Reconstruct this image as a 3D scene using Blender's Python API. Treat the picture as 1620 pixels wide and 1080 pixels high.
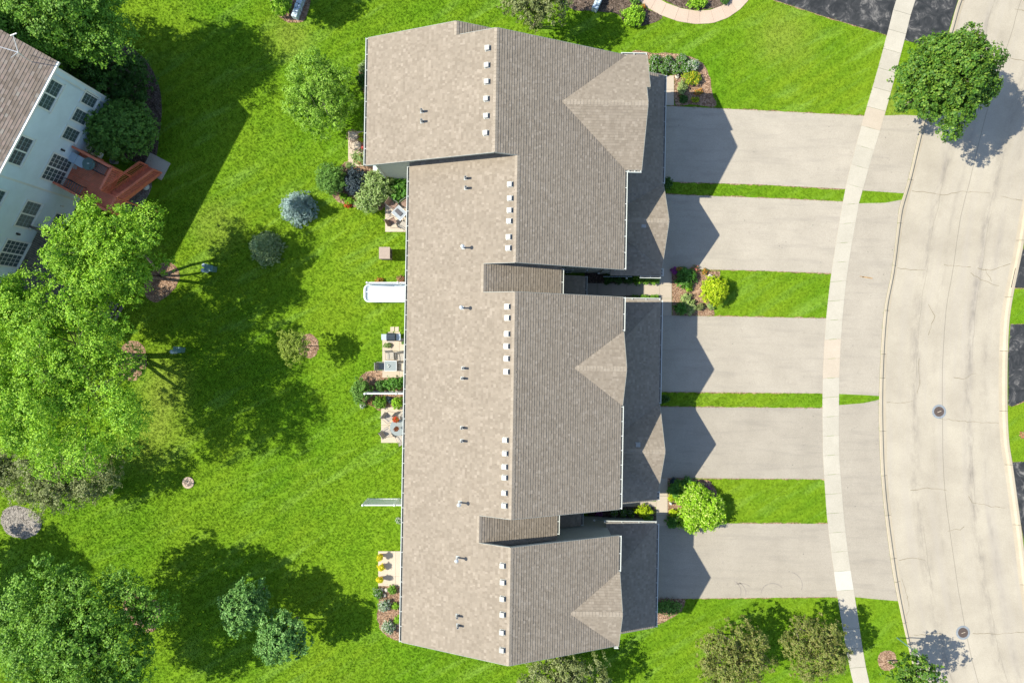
import bpy, math, random
import numpy as np
from mathutils import Vector, Matrix

random.seed(7); rng = np.random.default_rng(7)
SC = bpy.context.scene
for o in list(bpy.data.objects): bpy.data.objects.remove(o)

# ------------------------------------------------------------------ camera, sky, sun, exposure
H = 48.0; S = 0.0445                      # drone height above the lawn; metres per photo pixel on the ground
cam = bpy.data.objects.new('camera', bpy.data.cameras.new('camera'))
SC.collection.objects.link(cam)
cam.location = (0, 0, H); cam.rotation_euler = (0, 0, 0)
cam.data.sensor_width = 36; cam.data.lens = 36*H/(1620*S)
cam.data.clip_start = 1; cam.data.clip_end = 1500
SC.camera = cam

SUN_EL = math.radians(45); SUN_DIR = Vector((1, -0.045, -math.tan(SUN_EL))).normalized()   # the way the light travels
w = bpy.data.worlds.new('World'); SC.world = w; w.use_nodes = True
nt = w.node_tree; nt.nodes.clear()
sky = nt.nodes.new('ShaderNodeTexSky'); sky.sky_type = 'NISHITA'; sky.sun_disc = False
sky.sun_elevation = SUN_EL; sky.sun_rotation = math.radians(-87.4)
sky.air_density = 1.0; sky.dust_density = 0.6; sky.ozone_density = 1.6
bg = nt.nodes.new('ShaderNodeBackground'); bg.inputs[1].default_value = 0.135
wo = nt.nodes.new('ShaderNodeOutputWorld')
nt.links.new(sky.outputs[0], bg.inputs[0]); nt.links.new(bg.outputs[0], wo.inputs[0])
sun = bpy.data.objects.new('sun', bpy.data.lights.new('sun', 'SUN')); SC.collection.objects.link(sun)
sun.data.energy = 5.0; sun.data.angle = math.radians(0.5); sun.data.color = (1, 0.955, 0.82)
sun.location = (-60, 3, 60); sun.rotation_euler = SUN_DIR.to_track_quat('-Z', 'Y').to_euler()
SC.view_settings.view_transform = 'Standard'; SC.view_settings.look = 'None'
SC.view_settings.exposure = 0.80; SC.view_settings.gamma = 1; SC.view_settings.use_curve_mapping = False
SC.render.engine = 'CYCLES'
SC.cycles.max_bounces = 6; SC.cycles.diffuse_bounces = 3; SC.cycles.transparent_max_bounces = 4

# ------------------------------------------------------------------ helpers
def fz(z): return S*(H-z)/H
def P(px, py, z=0.0):
    k = fz(z); return ((px-810)*k, (540-py)*k, z)
def P2(px, py, z=0.0): return P(px, py, z)[:2]
TH = 0.017
def U(u, v, z=0.0): return (u+TH*v, v-TH*u, z)        # axes of the terrace row, turned one degree

def link(o): SC.collection.objects.link(o); return o
def meta(o, label=None, cat=None, group=None, kind=None):
    if label: o['label'] = label
    if cat: o['category'] = cat
    if group: o['group'] = group
    if kind: o['kind'] = kind
    return o
def thing(name, label, cat, loc=(0, 0, 0), group=None, rz=0.0):
    o = link(bpy.data.objects.new(name, None)); o.empty_display_size = 0.3
    o.location = loc; o.rotation_euler = (0, 0, rz)
    return meta(o, label, cat, group)

class MB:
    def __init__(s): s.v = []; s.f = []; s.uv = None
    def add(s, vs, fs):
        n = len(s.v); s.v += [tuple(p) for p in vs]; s.f += [tuple(n+i for i in f) for f in fs]
        return s
    def box(s, x0, x1, y0, y1, z0, z1, M=None):
        c = [(x, y, z) for z in (z0, z1) for y in (y0, y1) for x in (x0, x1)]
        if M: c = [tuple(M @ Vector(p)) for p in c]
        return s.add(c, [(0, 2, 3, 1), (4, 5, 7, 6), (0, 1, 5, 4), (2, 6, 7, 3), (0, 4, 6, 2), (1, 3, 7, 5)])
    def beam(s, a, b, w, h):
        a = Vector(a); b = Vector(b); d = (b-a); L = d.length; d.normalize()
        up = Vector((0, 0, 1)) if abs(d.z) < 0.98 else Vector((0, 1, 0))
        sd = d.cross(up).normalized(); up = sd.cross(d)
        c = []
        for p in (a, b):
            for i, j in ((-1, -1), (1, -1), (1, 1), (-1, 1)): c.append(tuple(p+sd*i*w/2+up*j*h/2))
        return s.add(c, [(0, 1, 2, 3), (7, 6, 5, 4), (0, 4, 5, 1), (1, 5, 6, 2), (2, 6, 7, 3), (3, 7, 4, 0)])
    def tube(s, pts, rs, n=8, cap=True):
        pts = [Vector(p) for p in pts]
        if not hasattr(rs, '__len__'): rs = [rs]*len(pts)
        rings = []; ref = Vector((0.3, 0.9, 0.2)).normalized()
        for i, p in enumerate(pts):
            d = (pts[min(i+1, len(pts)-1)]-pts[max(i-1, 0)]).normalized()
            a = d.cross(ref)
            if a.length < 0.05: a = d.cross(Vector((1, 0, 0)))
            a.normalize(); b = d.cross(a)
            rings.append([tuple(p+(a*math.cos(2*math.pi*k/n)+b*math.sin(2*math.pi*k/n))*rs[i]) for k in range(n)])
        vs = [q for r in rings for q in r]; fs = []
        for i in range(len(pts)-1):
            for k in range(n):
                k2 = (k+1) % n; fs.append((i*n+k, i*n+k2, (i+1)*n+k2, (i+1)*n+k))
        if cap: fs += [tuple(range(n-1, -1, -1)), tuple((len(pts)-1)*n+k for k in range(n))]
        return s.add(vs, fs)
    def cyl(s, x, y, z0, z1, r, r2=None, n=16): return s.tube([(x, y, z0), (x, y, z1)], [r, r if r2 is None else r2], n)
    def prism(s, poly, z0, z1):            # poly: xy list
        n = len(poly); a = sum(poly[i][0]*poly[(i+1) % n][1]-poly[(i+1) % n][0]*poly[i][1] for i in range(n))
        if a < 0: poly = poly[::-1]
        vs = [(p[0], p[1], z0) for p in poly]+[(p[0], p[1], z1) for p in poly]
        fs = [tuple(range(n-1, -1, -1)), tuple(range(n, 2*n))]
        fs += [(i, (i+1) % n, n+(i+1) % n, n+i) for i in range(n)]
        return s.add(vs, fs)
    def slab3(s, poly3, vec):              # extrude a 3D polygon along vec
        n = len(poly3); v = Vector(vec)
        vs = [tuple(p) for p in poly3]+[tuple(Vector(p)+v) for p in poly3]
        fs = [tuple(range(n)), tuple(range(2*n-1, n-1, -1))]+[(i, n+i, n+(i+1) % n, (i+1) % n) for i in range(n)]
        return s.add(vs, fs)
    def lathe(s, x, y, prof, n=16):
        vs = [(x+r*math.cos(2*math.pi*k/n), y+r*math.sin(2*math.pi*k/n), z) for r, z in prof for k in range(n)]
        fs = [(i*n+k, i*n+(k+1) % n, (i+1)*n+(k+1) % n, (i+1)*n+k) for i in range(len(prof)-1) for k in range(n)]
        fs += [tuple(range(n-1, -1, -1)), tuple((len(prof)-1)*n+k for k in range(n))]
        return s.add(vs, fs)
    def build(s, name, mat, parent=None, org=None, smooth=False, kind=None, label=None, bevel=0):
        me = bpy.data.meshes.new(name)
        if org is None: org = root_loc(parent) if parent else (0, 0, 0)
        ox, oy, oz = org
        me.from_pydata([(x-ox, y-oy, z-oz) for x, y, z in s.v], [], s.f)
        if s.uv is not None:
            ul = me.uv_layers.new(name='UVMap')
            for i, l in enumerate(me.loops): ul.data[i].uv = s.uv[l.vertex_index]
        if mat: me.materials.append(mat)
        import bmesh
        if len(s.f) < 60000:
            bm = bmesh.new(); bm.from_mesh(me); bmesh.ops.recalc_face_normals(bm, faces=bm.faces)
            bm.to_mesh(me); bm.free()
        if smooth: me.shade_smooth()
        o = link(bpy.data.objects.new(name, me))
        if parent: o.parent = parent
        else: o.location = org
        if bevel:
            b = o.modifiers.new('bevel', 'BEVEL'); b.width = bevel; b.segments = 2; b.limit_method = 'ANGLE'
        return meta(o, label=label, kind=kind)
def root_loc(o):
    while o.parent: o = o.parent
    return tuple(o.location)
def children(o): return [c for c in bpy.data.objects if c.parent == o]
def dup(root, loc, rz=0.0, label=None, group=None, scale=None):
    kids = children(root); sub = {k: children(k) for k in kids}
    r = link(root.copy()); r.location = loc; r.rotation_euler = (0, 0, rz)
    if scale: r.scale = (scale, scale, scale)
    if label: r['label'] = label
    if group: r['group'] = group
    for k in kids:
        c = link(k.copy()); c.parent = r
        for g in sub[k]: d = link(g.copy()); d.parent = c
    return r

# ------------------------------------------------------------------ materials
def mat(name): m = bpy.data.materials.new(name); m.use_nodes = True; return m
def N(nt, t, **k):
    n = nt.nodes.new(t)
    for a, b in k.items(): setattr(n, a, b)
    return n
def ramp(nt, stops, src=None, interp='LINEAR'):
    r = N(nt, 'ShaderNodeValToRGB'); r.color_ramp.interpolation = interp
    e = r.color_ramp.elements
    e[0].position = stops[0][0]; e[0].color = (*stops[0][1], 1)
    e[1].position = stops[-1][0]; e[1].color = (*stops[-1][1], 1)
    for p, c in stops[1:-1]: x = e.new(p); x.color = (*c, 1)
    if src: nt.links.new(src, r.inputs[0])
    return r
def noise(nt, scale, detail=4, rough=0.6, vec=None, dist=0.0):
    n = N(nt, 'ShaderNodeTexNoise'); n.inputs['Scale'].default_value = scale
    n.inputs['Detail'].default_value = detail; n.inputs['Roughness'].default_value = rough
    n.inputs['Distortion'].default_value = dist
    if vec: nt.links.new(vec, n.inputs['Vector'])
    return n
def mixc(nt, fac, a, b, mode='MIX'):
    m = N(nt, 'ShaderNodeMix', data_type='RGBA', blend_type=mode)
    for sock, val in ((m.inputs[0], fac), (m.inputs[6], a), (m.inputs[7], b)):
        if hasattr(val, 'links'): nt.links.new(val, sock)
        elif hasattr(val, '__len__'): sock.default_value = (*val, 1)
        else: sock.default_value = val
    return m.outputs[2]
def math_(nt, op, a, b=None, clamp=False):
    m = N(nt, 'ShaderNodeMath', operation=op); m.use_clamp = clamp
    for i, v in enumerate((a, b)):
        if v is None: continue
        if hasattr(v, 'links'): nt.links.new(v, m.inputs[i])
        else: m.inputs[i].default_value = v
    return m.outputs[0]
def mapped(nt, rot=0.0, scale=(1, 1, 1), src='pos'):
    if src == 'pos': g = N(nt, 'ShaderNodeNewGeometry').outputs['Position']
    else: g = N(nt, 'ShaderNodeTexCoord').outputs[src]
    m = N(nt, 'ShaderNodeMapping'); m.inputs['Rotation'].default_value = (0, 0, rot); nt.links.new(g, m.inputs[0])
    if tuple(scale) == (1, 1, 1): return m.outputs[0]
    m2 = N(nt, 'ShaderNodeMapping'); m2.inputs['Scale'].default_value = scale
    nt.links.new(m.outputs[0], m2.inputs[0]); return m2.outputs[0]
def bump(nt, h, dist=0.01, strength=1.0):
    b = N(nt, 'ShaderNodeBump'); b.inputs['Distance'].default_value = dist; b.inputs['Strength'].default_value = strength
    nt.links.new(h, b.inputs['Height']); return b.outputs[0]
def bsdf(m, col, rough=0.85, bmp=None, metal=0.0, spec=None):
    nt = m.node_tree; b = nt.nodes['Principled BSDF']
    if hasattr(col, 'links'): nt.links.new(col, b.inputs['Base Color'])
    else: b.inputs['Base Color'].default_value = (*col, 1)
    b.inputs['Roughness'].default_value = rough; b.inputs['Metallic'].default_value = metal
    if spec is not None: b.inputs['Specular IOR Level'].default_value = spec
    if bmp: nt.links.new(bmp, b.inputs['Normal'])
    return m
def plain(name, col, rough=0.6, var=0.12, scale=6.0, metal=0.0, spec=None):
    m = mat(name); nt = m.node_tree
    n = noise(nt, scale, 5, vec=mapped(nt))
    c = ramp(nt, [(0.3, tuple(max(0, x*(1-var)) for x in col)), (0.7, tuple(min(1, x*(1+var)) for x in col))], n.outputs[0])
    return bsdf(m, c.outputs[0], rough, metal=metal, spec=spec)
def island(nt): return N(nt, 'ShaderNodeNewGeometry').outputs['Random Per Island']
def leafm(name, cols, trans=0.35, flower=None, ffrac=0.0):
    m = mat(name); nt = m.node_tree
    r = island(nt); k = len(cols)
    c = ramp(nt, [(i/(k-1), col) for i, col in enumerate(cols)], r).outputs[0]
    big = noise(nt, 0.9, 3, vec=mapped(nt))
    hs = N(nt, 'ShaderNodeHueSaturation'); nt.links.new(c, hs.inputs['Color'])
    vv = math_(nt, 'MULTIPLY_ADD', big.outputs[0], 0.7); vv.node.inputs[2].default_value = 0.65
    nt.links.new(vv, hs.inputs['Value']); c = hs.outputs[0]
    if flower:
        r2 = math_(nt, 'FRACT', math_(nt, 'MULTIPLY', r, 37.17))
        c = mixc(nt, math_(nt, 'LESS_THAN', r2, ffrac), c, flower)
    b = bsdf(m, c, 0.55, spec=0.3).node_tree.nodes['Principled BSDF']
    t = N(nt, 'ShaderNodeBsdfTranslucent'); nt.links.new(c, t.inputs[0])
    mx = N(nt, 'ShaderNodeMixShader'); mx.inputs[0].default_value = trans
    nt.links.new(b.outputs[0], mx.inputs[1]); nt.links.new(t.outputs[0], mx.inputs[2])
    nt.links.new(mx.outputs[0], nt.nodes['Material Output'].inputs[0])
    return m

MT = {}
def grass_color(nt):
    p = mapped(nt)
    big = noise(nt, 0.09, 4, 0.6, p); mid = noise(nt, 0.7, 5, 0.65, p); fine = noise(nt, 7, 4, 0.7, p)
    base = ramp(nt, [(0.25, (0.106, 0.238, 0.007)), (0.52, (0.134, 0.272, 0.009)), (0.78, (0.170, 0.303, 0.013))], mid.outputs[0]).outputs[0]
    base = mixc(nt, ramp(nt, [(0.38, (0, 0, 0)), (0.62, (0.8, 0.8, 0.8))], big.outputs[0]).outputs[0], base, (0.20, 0.305, 0.014))
    # mower passes: light off leaning blades, painted as pale streaks up to the right
    st = noise(nt, 1.0, 3, 0.6, mapped(nt, math.radians(-30), (0.22, 1.25, 1)), 0.3)
    gate = noise(nt, 0.12, 2, 0.5, mapped(nt, 0.4))
    stm = math_(nt, 'MULTIPLY', ramp(nt, [(0.52, (0, 0, 0)), (0.72, (0.62, 0.62, 0.62))], st.outputs[0]).outputs[0],
                ramp(nt, [(0.36, (0, 0, 0)), (0.50, (1, 1, 1))], gate.outputs[0]).outputs[0])
    base = mixc(nt, stm, base, (0.24, 0.40, 0.06))
    wv = N(nt, 'ShaderNodeTexWave'); wv.inputs['Scale'].default_value = 0.30; wv.inputs['Distortion'].default_value = 1.2  # darker mower bands: blade lean painted into the grass colour
    wv.inputs['Detail'].default_value = 1.0; wv.inputs['Detail Scale'].default_value = 0.4
    nt.links.new(mapped(nt, math.radians(60)), wv.inputs[0])
    base = mixc(nt, math_(nt, 'MULTIPLY', math_(nt, 'MULTIPLY', wv.outputs[1], ramp(nt, [(0.35, (0.2, 0.2, 0.2)), (0.6, (1, 1, 1))], gate.outputs[0]).outputs[0]), 0.34), base, (0.075, 0.185, 0.007))
    # thin dry spots
    dry = noise(nt, 1.6, 6, 0.75, mapped(nt, 0.9))
    base = mixc(nt, ramp(nt, [(0.64, (0, 0, 0)), (0.76, (0.6, 0.6, 0.6))], dry.outputs[0]).outputs[0], base, (0.27, 0.30, 0.06))
    # larger dry patches of thinned, yellowed grass
    g = N(nt, 'ShaderNodeNewGeometry').outputs['Position']
    for (cx, cy, r) in [(*P2(262, 600), 2.6), (*P2(240, 690), 3.4), (*P2(262, 640), 2.4), (*P2(345, 360), 2.5), (*P2(455, 60), 2.2), (*P2(1240, 60), 3.0), (*P2(1400, 150), 1.2), (*P2(1420, 172), 1.5)]:
        d = N(nt, 'ShaderNodeVectorMath', operation='DISTANCE'); nt.links.new(g, d.inputs[0]); d.inputs[1].default_value = (cx, cy, 0)
        a = math_(nt, 'SUBTRACT', 1.0, math_(nt, 'DIVIDE', d.outputs['Value'], r), True)
        a = math_(nt, 'MULTIPLY', a, math_(nt, 'MULTIPLY', mid.outputs[0], 2.4), True)
        base = mixc(nt, math_(nt, 'MULTIPLY', a, 0.62), base, (0.24, 0.31, 0.04))
    hs = N(nt, 'ShaderNodeHueSaturation'); nt.links.new(base, hs.inputs['Color'])
    vv = math_(nt, 'MULTIPLY_ADD', fine.outputs[0], 0.3); vv.node.inputs[2].default_value = 0.86
    nt.links.new(vv, hs.inputs['Value'])
    return hs.outputs[0], fine.outputs[0]
def make_materials():
    m = mat('lawn'); c, h = grass_color(m.node_tree); hs = N(m.node_tree, 'ShaderNodeHueSaturation'); hs.inputs['Value'].default_value = 0.82; m.node_tree.links.new(c, hs.inputs['Color']); bsdf(m, hs.outputs[0], 0.9, bump(m.node_tree, h, 0.05), spec=0.1); MT['lawn'] = m
    m = mat('blade'); nt = m.node_tree; c, h = grass_color(nt)
    hs = N(nt, 'ShaderNodeHueSaturation'); nt.links.new(c, hs.inputs['Color']); hs.inputs['Value'].default_value = 1.3
    b = bsdf(m, hs.outputs[0], 0.6, spec=0.2).node_tree.nodes['Principled BSDF']
    t = N(nt, 'ShaderNodeBsdfTranslucent'); nt.links.new(hs.outputs[0], t.inputs[0]); mx = N(nt, 'ShaderNodeMixShader'); mx.inputs[0].default_value = 0.4
    nt.links.new(b.outputs[0], mx.inputs[1]); nt.links.new(t.outputs[0], mx.inputs[2]); nt.links.new(mx.outputs[0], nt.nodes['Material Output'].inputs[0])
    MT['blade'] = m
    # weathered pale asphalt
    m = mat('driveway'); nt = m.node_tree; p = mapped(nt)
    n1 = noise(nt, 0.5, 5, 0.6, p); n2 = noise(nt, 28, 3, 0.7, p); n3 = noise(nt, 1, 5, 0.65, mapped(nt, 0.03, (0.25, 2.0, 1)))
    c = ramp(nt, [(0.3, (0.275, 0.242, 0.196)), (0.7, (0.37, 0.328, 0.268))], n1.outputs[0]).outputs[0]
    c = mixc(nt, 0.5, c, ramp(nt, [(0.3, (0.22, 0.194, 0.157)), (0.7, (0.45, 0.402, 0.33))], n2.outputs[0]).outputs[0])
    c = mixc(nt, ramp(nt, [(0.5, (0, 0, 0)), (0.75, (0.5, 0.5, 0.5))], n3.outputs[0]).outputs[0], c, (0.22, 0.197, 0.168))
    n4 = noise(nt, 2.2, 6, 0.75, p); c = mixc(nt, ramp(nt, [(0.60, (0, 0, 0)), (0.74, (0.55, 0.55, 0.55))], n4.outputs[0]).outputs[0], c, (0.17, 0.15, 0.13))
    v4 = N(nt, 'ShaderNodeTexVoronoi'); v4.inputs['Scale'].default_value = 1.1; nt.links.new(p, v4.inputs[0])
    c = mixc(nt, math_(nt, 'MULTIPLY', math_(nt, 'LESS_THAN', v4.outputs['Distance'], 0.045), 0.6), c, (0.10, 0.09, 0.08))
    hs = N(nt, 'ShaderNodeHueSaturation'); nt.links.new(c, hs.inputs['Color']); vv = math_(nt, 'MULTIPLY_ADD', N(nt, 'ShaderNodeObjectInfo').outputs['Random'], 0.14); vv.node.inputs[2].default_value = 0.93
    nt.links.new(vv, hs.inputs['Value']); c = hs.outputs[0]
    bsdf(m, c, 0.95, bump(nt, n2.outputs[0], 0.006), spec=0.2); MT['driveway'] = m
    # fresh sealed black asphalt with pale wear
    m = mat('black_asphalt'); nt = m.node_tree; p = mapped(nt)
    n1 = noise(nt, 1.1, 7, 0.72, p, 1.2); n2 = noise(nt, 30, 2, 0.6, p)
    c = ramp(nt, [(0.40, (0.018, 0.020, 0.022)), (0.54, (0.038, 0.039, 0.041)), (0.66, (0.17, 0.16, 0.15))], n1.outputs[0]).outputs[0]
    bsdf(m, c, 0.8, bump(nt, n2.outputs[0], 0.006), spec=0.3); MT['black_asphalt'] = m
    # concrete: colour shift per slab
    def conc(name, a, b, spread=0.10):
        m = mat(name); nt = m.node_tree; p = mapped(nt)
        n1 = noise(nt, 0.9, 6, 0.65, p); n2 = noise(nt, 22, 3, 0.6, p)
        c = ramp(nt, [(0.3, a), (0.7, b)], n1.outputs[0]).outputs[0]
        c = mixc(nt, 0.25, c, ramp(nt, [(0.35, tuple(x*0.75 for x in a)), (0.65, tuple(min(1, x*1.2) for x in b))], n2.outputs[0]).outputs[0])
        hs = N(nt, 'ShaderNodeHueSaturation'); nt.links.new(c, hs.inputs['Color'])
        vv = math_(nt, 'MULTIPLY_ADD', N(nt, 'ShaderNodeObjectInfo').outputs['Random'], spread); vv.node.inputs[2].default_value = 1-spread/2
        nt.links.new(vv, hs.inputs['Value'])
        bsdf(m, hs.outputs[0], 0.9, bump(nt, n2.outputs[0], 0.003), spec=0.25); MT[name] = m
    conc('sidewalk', (0.36, 0.328, 0.268), (0.42, 0.385, 0.318), 0.10)
    conc('new_concrete', (0.45, 0.425, 0.37), (0.48, 0.455, 0.40), 0.03)
    conc('curb', (0.34, 0.29, 0.215), (0.40, 0.345, 0.26), 0.14)
    conc('walk', (0.38, 0.32, 0.25), (0.43, 0.365, 0.29), 0.10)
    conc('pink_walk', (0.42, 0.32, 0.25), (0.47, 0.365, 0.285), 0.08)
    conc('patio', (0.41, 0.345, 0.27), (0.48, 0.405, 0.32), 0.08)
    # street: UV x = metres across from the west edge, y = metres along
    m = mat('street'); nt = m.node_tree; p = mapped(nt)
    uv = N(nt, 'ShaderNodeTexCoord').outputs['UV']; sx = N(nt, 'ShaderNodeSeparateXYZ'); nt.links.new(uv, sx.inputs[0])
    def uvn(sc, scale, det=5, rough=0.65, off=0.0):
        mp = N(nt, 'ShaderNodeMapping'); mp.inputs['Scale'].default_value = sc; mp.inputs['Location'].default_value = (off, off*0.7, 0)
        nt.links.new(uv, mp.inputs[0]); return noise(nt, scale, det, rough, mp.outputs[0])
    n1 = noise(nt, 0.35, 5, 0.6, p); n2 = noise(nt, 24, 3, 0.65, p)
    c = ramp(nt, [(0.3, (0.280, 0.246, 0.188)), (0.7, (0.41, 0.366, 0.285))], n1.outputs[0]).outputs[0]
    c = mixc(nt, 0.35, c, ramp(nt, [(0.3, (0.26, 0.225, 0.185)), (0.7, (0.49, 0.435, 0.36))], n2.outputs[0]).outputs[0])
    lane = uvn((1.2, 0.05, 1), 1.0, 4)                                   # long wear bands along the lanes
    c = mixc(nt, ramp(nt, [(0.48, (0, 0, 0)), (0.72, (0.5, 0.5, 0.5))], lane.outputs[0]).outputs[0], c, (0.33, 0.295, 0.255))
    for u0, wd, dk in ((2.05, 0.55, 0.55), (5.9, 0.5, 0.6), (3.4, 0.3, 0.25), (7.0, 0.4, 0.3)):    # blotchy drip and tyre lines
        dx = math_(nt, 'ABSOLUTE', math_(nt, 'SUBTRACT', sx.outputs[0], u0))
        a = math_(nt, 'SUBTRACT', 1.0, math_(nt, 'DIVIDE', dx, wd), True)
        bl = ramp(nt, [(0.44, (0, 0, 0)), (0.68, (1, 1, 1))], uvn((1.5, 0.45, 1), 1.0, 6, 0.75, u0*3).outputs[0]).outputs[0]
        c = mixc(nt, math_(nt, 'MULTIPLY', math_(nt, 'MULTIPLY', a, bl), dk*1.3, True), c, (0.17, 0.15, 0.13))
    wob = uvn((0.4, 0.4, 1), 1.0, 4, 0.6, 5).outputs[0]
    for u0, amp, dk in ((4.02, 0.10, 0.55), (2.2, 0.5, 0.30), (6.1, 0.5, 0.28)):   # centre joint, wandering cracks
        x = math_(nt, 'ADD', sx.outputs[0], math_(nt, 'MULTIPLY', math_(nt, 'SUBTRACT', wob, 0.5), amp))
        d = math_(nt, 'ABSOLUTE', math_(nt, 'SUBTRACT', x, u0))
        a = math_(nt, 'LESS_THAN', d, 0.022)
        if amp > 0.2: a = math_(nt, 'MULTIPLY', a, ramp(nt, [(0.47, (0, 0, 0)), (0.52, (1, 1, 1))], uvn((0.2, 0.12, 1), 1.0, 2, 0.5, u0).outputs[0]).outputs[0])
        c = mixc(nt, math_(nt, 'MULTIPLY', a, dk), c, (0.13, 0.115, 0.09))
    bsdf(m, c, 0.92, bump(nt, n2.outputs[0], 0.004), spec=0.2); MT['street'] = m
    MT['tyre'] = plain('tyre_mark', (0.24, 0.21, 0.18), 0.95, 0.2)
    MT['rust'] = plain('rust_stain', (0.33, 0.21, 0.10), 0.95, 0.3)
    MT['crack'] = plain('crack', (0.16, 0.13, 0.075), 0.95)
    # shingles: each tab is its own island
    def shing(name, cols):
        m = mat(name); nt = m.node_tree; r = island(nt)
        c = ramp(nt, cols, r).outputs[0]
        p = mapped(nt); n1 = noise(nt, 0.45, 5, 0.6, p); n2 = noise(nt, 40, 2, 0.6, p)
        hs = N(nt, 'ShaderNodeHueSaturation'); nt.links.new(c, hs.inputs['Color'])
        vv = math_(nt, 'MULTIPLY_ADD', n1.outputs[0], 0.20); vv.node.inputs[2].default_value = 0.90; nt.links.new(vv, hs.inputs['Value'])
        bsdf(m, hs.outputs[0], 0.92, bump(nt, n2.outputs[0], 0.002), spec=0.15); MT[name] = m
    shing('shingle', [(0.0, (0.205, 0.170, 0.133)), (0.4, (0.230, 0.193, 0.152)), (0.72, (0.243, 0.204, 0.161)), (0.92, (0.258, 0.217, 0.173)), (1.0, (0.285, 0.242, 0.195))])
    shing('ridge_shingle', [(0.0, (0.25, 0.21, 0.165)), (1.0, (0.30, 0.255, 0.205))])
    shing('brown_shingle', [(0.0, (0.20, 0.155, 0.12)), (0.5, (0.25, 0.20, 0.16)), (0.8, (0.29, 0.22, 0.18)), (1.0, (0.30, 0.265, 0.22))])
    # mulch / stones
    def chips(name, cols):
        m = mat(name); nt = m.node_tree; p = mapped(nt)
        v = N(nt, 'ShaderNodeTexVoronoi'); v.inputs['Scale'].default_value = 16; nt.links.new(p, v.inputs[0])
        s2 = N(nt, 'ShaderNodeSeparateColor'); nt.links.new(v.outputs['Color'], s2.inputs[0])
        c = ramp(nt, cols, s2.outputs[0]).outputs[0]
        n = noise(nt, 1.2, 4, 0.6, p)
        hs = N(nt, 'ShaderNodeHueSaturation'); nt.links.new(c, hs.inputs['Color'])
        vv = math_(nt, 'MULTIPLY_ADD', n.outputs[0], 0.8); vv.node.inputs[2].default_value = 0.6; nt.links.new(vv, hs.inputs['Value'])
        bsdf(m, hs.outputs[0], 0.95, bump(nt, v.outputs['Distance'], 0.03), spec=0.1); MT[name] = m
    chips('mulch', [(0, (0.13, 0.075, 0.045)), (0.5, (0.27, 0.165, 0.105)), (1, (0.42, 0.29, 0.20))])
    chips('dark_mulch', [(0, (0.05, 0.035, 0.025)), (0.5, (0.11, 0.08, 0.06)), (1, (0.20, 0.15, 0.12))])
    chips('stones', [(0, (0.15, 0.135, 0.115)), (0.5, (0.24, 0.215, 0.185)), (1, (0.35, 0.31, 0.27))])
    def islm(name, cols, rough=0.9):
        m = mat(name); nt = m.node_tree; bsdf(m, ramp(nt, cols, island(nt)).outputs[0], rough, spec=0.1); MT[name] = m
    islm('bark', [(0, (0.12, 0.07, 0.045)), (0.5, (0.28, 0.18, 0.12)), (1, (0.45, 0.32, 0.23))])
    islm('dark_bark', [(0, (0.04, 0.03, 0.022)), (0.5, (0.10, 0.075, 0.06)), (1, (0.20, 0.16, 0.13))])
    islm('pebble', [(0, (0.15, 0.13, 0.11)), (0.5, (0.25, 0.22, 0.19)), (1, (0.40, 0.36, 0.31))])
    MT['white'] = plain('white_trim', (0.52, 0.54, 0.50), 0.5, 0.05)
    MT['gutter_inside'] = plain('gutter_inside', (0.20, 0.18, 0.16), 0.8, 0.3)  # dark tone standing for the shade inside the channel
    MT['tub'] = plain('moulded_plastic', (0.50, 0.56, 0.60), 0.3, 0.05, 2)
    MT['vinyl'] = plain('white_vinyl', (0.78, 0.79, 0.80), 0.35, 0.03)
    MT['siding'] = plain('grey_green_siding', (0.40, 0.40, 0.345), 0.6, 0.05)
    MT['blue_siding'] = plain('pale_blue_siding', (0.64, 0.73, 0.765), 0.6, 0.06, 1.2)
    MT['frame'] = plain('window_frame', (0.72, 0.72, 0.66), 0.5, 0.04)
    m = mat('glass_dark'); bsdf(m, (0.075, 0.105, 0.105), 0.08); m.node_tree.nodes['Principled BSDF'].inputs['Specular IOR Level'].default_value = 0.8; MT['glass'] = m
    m = mat('blind'); nt = m.node_tree; wv = N(nt, 'ShaderNodeTexWave'); wv.bands_direction = 'Z'; wv.inputs['Scale'].default_value = 9; nt.links.new(mapped(nt), wv.inputs[0])
    bsdf(m, ramp(nt, [(0, (0.11, 0.13, 0.12)), (1, (0.22, 0.25, 0.23))], wv.outputs[1]).outputs[0], 0.25); MT['blind'] = m
    MT['vent'] = plain('painted_vent', (0.30, 0.295, 0.27), 0.45, 0.06)
    MT['galv'] = plain('galvanised', (0.62, 0.62, 0.60), 0.35, 0.1, metal=0.5)
    MT['pvc'] = plain('grey_pvc', (0.22, 0.23, 0.225), 0.5)
    MT['rake'] = plain('rake_trim', (0.26, 0.27, 0.245), 0.6)
    MT['muntin'] = plain('grey_muntin', (0.24, 0.30, 0.30), 0.5)
    MT['black'] = plain('black', (0.02, 0.02, 0.022), 0.5)
    MT['trunk'] = plain('bark_trunk', (0.16, 0.125, 0.10), 0.95, 0.5, 12)
    MT['pale_trunk'] = plain('pale_trunk', (0.45, 0.38, 0.30), 0.9, 0.3, 9)
    MT['red_wood'] = plain('red_stained_wood', (0.66, 0.18, 0.095), 0.6, 0.2, 3)
    MT['grey_wood'] = plain('weathered_wood', (0.16, 0.135, 0.105), 0.9, 0.45, 3)
    MT['door'] = plain('garage_door', (0.62, 0.60, 0.54), 0.5, 0.03)
    MT['iron'] = plain('cast_iron', (0.085, 0.062, 0.052), 0.7, 0.35, 20)
    MT['collar'] = plain('asphalt_collar', (0.20, 0.22, 0.24), 0.9, 0.2, 8)
    MT['teal_box'] = plain('green_steel', (0.10, 0.20, 0.18), 0.5, 0.1)
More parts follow.
